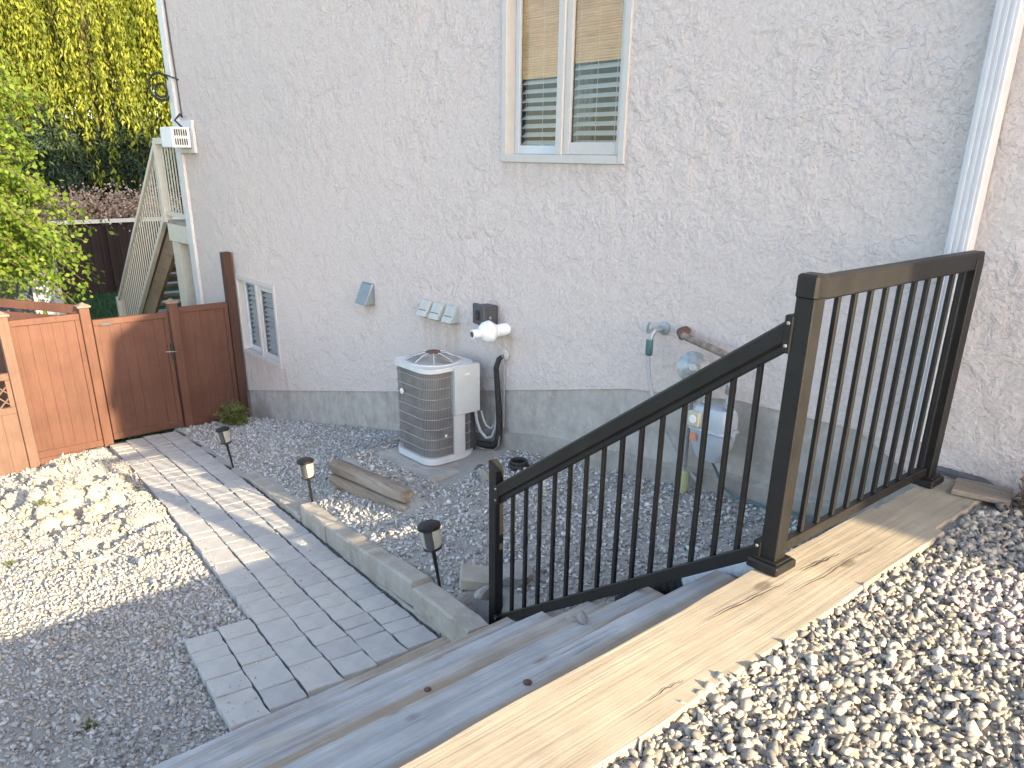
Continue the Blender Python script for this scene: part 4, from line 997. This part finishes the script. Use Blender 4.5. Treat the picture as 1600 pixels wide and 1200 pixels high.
# clods of dug soil in the sunlit mound
n = 700; X = rng.normal(-7.5, 1.1, n); Y = rng.normal(1.2, .42, n); k = (Y < Yl(X)-.04) & (X > -9.3); X, Y = X[k], Y[k]
scatter('soil_clods', X, Y, rng.uniform(.04, .13, len(X))*rng.uniform(.5, 1, len(X)), [(.34, .305, .25), (.31, .275, .225), (.38, .34, .28)], [3, 2, 2], M['stone'], 'dry pale clods of dug soil heaped beside the paver path', 'soil', .18)

# ------------------------------------------------------------ plants
def leaf_object(name, P, D, L, W, mat, parent=None, tint=None):
    """kite leaves: base points P, directions D, lengths L, widths W"""
    n = len(P); D = D/np.linalg.norm(D, axis=1)[:, None]
    a = rng.normal(size=(n, 3)); S_ = np.cross(D, a); S_ /= np.linalg.norm(S_, axis=1)[:, None]
    L = np.asarray(L)*np.ones(n); W = np.asarray(W)*np.ones(n)
    Nn = np.cross(S_, D)
    v = np.stack([P, P+D*L[:, None]*.45+S_*W[:, None]*.5+Nn*W[:, None]*.12, P+D*L[:, None], P+D*L[:, None]*.45-S_*W[:, None]*.5+Nn*W[:, None]*.12], 1)
    o0 = np.array(origin(parent)) if parent else np.zeros(3)
    v = v-o0
    me = bpy.data.meshes.new(name); me.vertices.add(n*4); me.vertices.foreach_set('co', v.reshape(-1).astype(np.float32))
    me.loops.add(n*4); me.loops.foreach_set('vertex_index', np.arange(n*4, dtype=np.int32))
    me.polygons.add(n); me.polygons.foreach_set('loop_start', np.arange(0, n*4, 4, dtype=np.int32)); me.polygons.foreach_set('loop_total', np.full(n, 4, np.int32))
    tint = rng.random(n) if tint is None else tint
    at = me.color_attributes.new('tint', 'FLOAT_COLOR', 'POINT')
    at.data.foreach_set('color', np.repeat(np.stack([tint, tint, tint, np.ones(n)], -1), 4, 0).reshape(-1).astype(np.float32))
    me.update(); me.materials.append(mat)
    o = bpy.data.objects.new(name, me); COL.objects.link(o)
    if parent: o.parent = parent
    return o
# shrub by the gate: whorled shoots
t = thing('shrub', 'small yellow green whorled shrub growing between the fence panel and the foundation', 'shrub', (-8.9, 3.30, -1.75))
P, D, L = [], [], []; mb = MB(); b0 = np.array((-8.95, 3.36, float(height(-8.95, 3.36))))
for i in range(44):
    a = rng.uniform(0, 6.28); e = rng.uniform(.25, 1.4); d = np.array((math.cos(a)*math.cos(e), math.sin(a)*math.cos(e)*.8, math.sin(e)))
    ln = rng.uniform(.16, .32); tip = b0+d*ln+np.array((0, -.03, .0))
    mb.tube([b0, b0+d*ln*.5+np.array((0, 0, .01)), tip], .004, 4)
    for j in range(26):
        s_ = rng.uniform(.35, 1.0); q = rng.normal(size=3); q -= d*(q @ d); q /= np.linalg.norm(q)
        P.append(b0+d*ln*s_); D.append(q*.9+d*rng.uniform(.3, .9)); L.append(rng.uniform(.05, .085))
build('stem', mb, M['bark'], t); leaf_object('foliage', np.array(P), np.array(D), np.array(L), .017, M['leaf_shrub'], t)
# little weeds in the sunlit gravel and at the paver edge
for i, (x, y, s_, lb) in enumerate(((-8.3, 1.72, .05, 'tiny weed sprouting on the dirt mound near the gate'), (-3.6, 1.02, .04, 'tiny weed at the near corner of the paver path'), (-7.2, .95, .06, 'low yellow green weed in the sunlit dirt'), (-6.2, .55, .05, 'low weed at the left edge of the sunlit gravel'), (-3.5, .45, .05, 'low weed in the shaded gravel at the lower left'))):
    z = float(height(x, y)); m_ = 40; P = np.stack([rng.normal(x, s_*.3, m_), rng.normal(y, s_*.3, m_), np.full(m_, z)], -1)
    D = rng.normal(size=(m_, 3)); D[:, 2] = np.abs(D[:, 2])+.4
    tag(leaf_object('weed', P, D, rng.uniform(.02, .05, m_), .014, M['leaf_weed']), lb, 'weed', 'small weeds in the gravel')
# dry shrub at the right edge of the picture, by the wall
t = thing('dry_shrub', 'dry brown shrub tuft by the wall at the right edge', 'shrub', (-.80, 3.62, 0))
m_ = 700; P = np.stack([rng.normal(-.80, .045, m_), rng.normal(3.58, .04, m_), rng.uniform(-.02, .12, m_)], -1); D = rng.normal(size=(m_, 3)); D[:, 2] += .8
leaf_object('foliage', P, D, rng.uniform(.03, .07, m_), .008, M['dry'], t)
build('stem', MB().tube([(-.80, 3.60, -.06), (-.79, 3.59, .06), (-.77, 3.58, .13)], .010, 6), M['bark'], t)

# ------------------------------------------------------------ deck stair behind the house
dk = thing('deck_stair', 'cream railed deck landing with open stairs behind the house corner', 'stairs', (-11.5, 4, -2))
DZ = .44; SX = -11.72; SY = 3.80; SW = .95; sl = .81
build('landing_floor', MB().box(SX, -10.58, SY-.02, SY+1.6, DZ-.04, DZ), M['deck_tread'], dk)
build('landing_beam', MB().box(SX+.02, -10.58, SY-.025, SY+.03, DZ-.27, DZ-.042), M['cream'], dk)
build('post', MB().box(SX+.04, SX+.30, SY, SY+.24, -2.1, DZ-.272), M['cream'], dk)
build('newel_post', MB().box(SX-.05, SX+.05, SY-.05, SY+.05, DZ-.03, DZ+1.0), M['cream'], dk)
build('top_rail', MB().box(SX-.03, -10.71, SY-.045, SY+.045, DZ+.96, DZ+1.04), M['cream'], dk)
build('low_rail', MB().box(SX+.052, -10.71, SY-.025, SY+.025, DZ+.06, DZ+.11), M['cream'], dk)
for i in range(8):
    x = SX+.16+i*.105; build('baluster', MB().box(x-.008, x+.008, SY-.008, SY+.008, DZ+.112, DZ+.958), M['cream'], dk)
run = 3.05
build('stair_rail', MB().beam((SX-.03, SY, DZ+.97), (SX-run, SY, DZ+.97-sl*run), .08, .06), M['cream'], dk)
build('stair_low_rail', MB().beam((SX-.03, SY, DZ+.07), (SX-run, SY, DZ+.07-sl*run), .06, .06), M['cream'], dk)
build('end_post', MB().box(SX-run-.09, SX-run, SY-.05, SY+.05, DZ-sl*run-.12, DZ+1.0-sl*run), M['cream'], dk)
for i in range(27):
    x = SX-.13-i*.108; z = DZ+sl*(x-SX)
    build('baluster', MB().box(x-.008, x+.008, SY-.008, SY+.008, z+.09, z+.95), M['cream'], dk)
for y in (SY+.06, SY+SW): build('stringer', MB().beam((SX+.02, y, DZ-.20), (SX-run-.05, y, DZ-.20-sl*run), .05, .30), M['stringer'], dk)
for i in range(14):
    x = SX-.11-i*.215; build('tread', MB().box(x-.13, x+.12, SY+.09, SY+SW-.03, DZ-.175*(i+1)-.02, DZ-.175*(i+1)+.02), M['deck_tread'], dk)
build('lattice_skirt', MB().box(SX-.9, -10.8, SY+SW+.05, SY+SW+.07, -2.1, .2), M['dark_fence'], dk)
# shed
sh = thing('shed', 'blue grey sided garden shed with white corner boards behind the leafy branch', 'shed', (-13.6, 1.5, -2.1))
for i in range(14):
    z = -2.05+i*.15; build('siding_board', MB().box(-15.6, -13.6+.012*(1), -.6, 2.66, z, z+.147, .004).add([], []), M['siding'], sh)
build('corner_board', MB().box(-13.62, -13.55, 2.57, 2.69, -2.05, .1), M['white_trim'], sh)
build('door_trim', MB().box(-13.585, -13.565, 2.30, 2.38, -2.05, -.05), M['white_trim'], sh)
d_ = build('door', MB().box(-13.585, -13.56, 1.45, 2.295, -2.0, -.08, .004), M['shed_door'], sh)
build('handle', MB().box(-13.56, -13.53, 2.2, 2.24, -1.1, -1.0, .004), M['iron'], d_)
mb = MB(); mb.prism([(-15.8, -.8, .06), (-13.4, -.8, .06), (-14.6, -.8, .32)], (0, 0, 0), (0, 3.6, 0)); build('roof', mb, M['roof'], sh)
# dark back fence, each board a piece
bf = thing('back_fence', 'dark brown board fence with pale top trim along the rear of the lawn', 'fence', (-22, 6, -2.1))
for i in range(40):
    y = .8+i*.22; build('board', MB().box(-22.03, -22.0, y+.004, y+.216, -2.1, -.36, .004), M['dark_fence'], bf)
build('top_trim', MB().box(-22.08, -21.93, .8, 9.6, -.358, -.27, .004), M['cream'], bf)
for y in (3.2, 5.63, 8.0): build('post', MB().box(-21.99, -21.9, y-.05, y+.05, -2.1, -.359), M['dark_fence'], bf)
# lawn grass
n = 26000; X = rng.uniform(-21.8, -9.6, n); Y = rng.uniform(1.5, 7.5, n)
D = rng.normal(0, .35, (n, 3)); D[:, 2] = 1
tag(leaf_object('lawn_grass', np.stack([X, Y, np.full(n, -2.09)], -1), D, rng.uniform(.07, .16, n), .03, M['grass']), 'short shaded green grass of the back lawn', 'grass', None, 'stuff')
# flowering border above the fence
for i, (y, od) in enumerate(((7.0, 'nearest the deck rail'), (6.1, 'second from the deck rail'), (5.3, 'third from the deck rail'), (4.5, 'fourth from the deck rail'), (3.6, 'farthest left'))):
    m_ = 1900; P = np.stack([rng.normal(-22.6, .25, m_), rng.normal(y, .38, m_), rng.uniform(-.7, .25, m_)+.15*rng.normal(size=m_)], -1)
    t = thing('flowering_shrub', 'pale pink flowering shrub showing above the back fence, '+od, 'shrub', (-22.6, y, -2.1), 'flowering shrubs behind the back fence')
    leaf_object('blossom', P, rng.normal(size=(m_, 3)), rng.uniform(.04, .10, m_), .05, M['flower'], t)
    build('stem', MB().tube([(-22.6, y, -2.1), (-22.6, y, -.3)], .03, 6), M['bark'], t)
# cedars in shade, willow above and behind
def cedar(x, y, h_, r_, lb, m_=15000):
    t = thing('cedar_tree', lb, 'tree', (x, y, -2.1), 'dark cedars behind the back fence')
    u_ = rng.uniform(0, 1, m_)**.8; a = rng.uniform(0, 6.28, m_); rr = r_*(1-u_**2.2*.9)*rng.uniform(.55, 1.05, m_)*(1+.22*np.sin(a*5+u_*23))
    P = np.stack([x+rr*np.cos(a), y+rr*np.sin(a), -1.8+u_*h_], -1)
    D = np.stack([np.cos(a)*.5, np.sin(a)*.5, rng.uniform(-.9, .3, m_)], -1)+rng.normal(0, .35, (m_, 3))
    leaf_object('crown', P, D, rng.uniform(.10, .22, m_), .05, M['leaf_cedar'], t)
    build('trunk', MB().tube([(x, y, -2.1), (x, y, -2.1+h_*.8)], [.12, .04], 8), M['bark'], t)
for i, (y, h_, od) in enumerate(((7.9, 3.9, 'first'), (7.0, 4.15, 'second'), (6.1, 3.85, 'third'), (5.2, 4.1, 'fourth'), (4.3, 3.8, 'fifth'), (3.3, 4.0, 'sixth'))):
    cedar(-24.2+.3*(i % 2), y, h_, .98, od+' dark green cedar behind the back fence, counting from the house corner leftward')
def willow(x, y, h_, spread, lb, strands, seed):
    g = np.random.default_rng(seed); t = thing('willow_tree', lb, 'tree', (x, y, -2.1))
    P, D, L, T = [], [], [], []
    for i in range(strands):
        a = g.uniform(0, 6.28); r_ = spread*math.sqrt(g.random()); z1 = h_*(1-.45*(r_/spread)**2)*g.uniform(.72, 1.0); ln = g.uniform(2.0, 5.6)
        bx, by = x+r_*math.cos(a), y+r_*math.sin(a); m_ = int(ln*26)
        s_ = np.sort(g.random(m_)); sw = g.normal(0, .18, 2)
        P.append(np.stack([bx+sw[0]*s_+g.normal(0, .07, m_), by+sw[1]*s_+g.normal(0, .07, m_), z1-s_*ln], -1))
        d = g.normal(0, .38, (m_, 3)); d[:, 2] -= 1; D.append(d); L.append(g.uniform(.08, .21, m_)); T.append(np.clip(g.random()*.8+g.normal(.1, .15, m_), 0, 1))
    P = np.concatenate(P); leaf_object('crown', P, np.concatenate(D), np.concatenate(L), .05, M['leaf_willow'], t, np.concatenate(T))
    mb = MB(); mb.tube([(x, y, -2.1), (x+.1, y-.05, 1.2), (x+.05, y, 3.0)], [.38, .3, .24], 10)
    for k in range(9):
        a = g.uniform(0, 6.28); r_ = spread*g.uniform(.35, .75)
        mb.tube([(x+.05, y, g.uniform(1.6, 3)), (x+r_*.45*math.cos(a), y+r_*.45*math.sin(a), h_*.6), (x+r_*math.cos(a), y+r_*math.sin(a), h_*.82)], [.16, .09, .03], 6)
    build('trunk', mb, M['bark'], t, True)
    # a bare bundle of brown twigs
    return t
willow(-26.6, 7.2, 9.5, 3.6, 'tall yellow green weeping willow lit by low sun behind the cedars', 1250, 3)
willow(-29.5, 2.6, 9.0, 3.8, 'second weeping willow at the far left behind the leafy branch', 1000, 4)
t = thing('bare_branches', 'hanging bundle of bare brown twigs in front of the willow', 'branches', (-24.6, 6.4, 3.5))
mb = MB()
for i in range(60):
    y = 6.35+rng.normal(0, .22); x = -24.5+rng.normal(0, .15); mb.tube([(x, y, 6.0), (x+rng.normal(0, .05), y+rng.normal(0, .08), 4.2), (x+rng.normal(0, .1), y+rng.normal(0, .14), 2.6+rng.random()*.7)], [.02, .014, .006], 4)
build('twigs', mb, M['bark'], t)
# leafy branch hanging in at the left, sunlit
t = thing('leafy_tree', 'bright green small leaved tree hanging over the fence at the left edge', 'tree', (-11.9, .6, -2.1))
P, D, L = [], [], []
mb = MB(); mb.tube([(-11.9, .3, -2.1), (-11.85, .4, -.3), (-11.8, .6, 1.2), (-11.8, .8, 2.6)], [.12, .1, .07, .03], 8)
for i in range(300):
    z0 = rng.uniform(-.1, 2.6); y0 = rng.uniform(.7, 1.6); a = rng.uniform(-1.2, 1.2); ln = rng.uniform(.5, 1.55)*(1 if z0 > .3 else .8)
    if z0 > 1.1: ln *= .75
    d = np.array((rng.normal(0, .45), 1.0, rng.uniform(-.05, .4))); d /= np.linalg.norm(d)
    n_ = 14; q = []
    for j in range(n_):
        s_ = j/(n_-1); q.append(np.array((-11.75, y0, z0))+d*ln*s_+np.array((0, 0, -.55*s_*s_*ln)))
    mb.tube(q[::3]+[q[-1]], .003, 3)
    for j in range(2, n_):
        for _ in range(5):
            P.append(q[j]+rng.normal(0, .05, 3)); D.append(rng.normal(0, .6, 3)+np.array((0, .2, -.6))); L.append(rng.uniform(.05, .09))
leaf_object('crown', np.array(P), np.array(D), np.array(L), .05, M['leaf_branch'], t)
build('trunk', mb, M['bark'], t)
print('pavers', npv, 'tris', sum(len(o.data.polygons) for o in bpy.data.objects if o.type == 'MESH'))
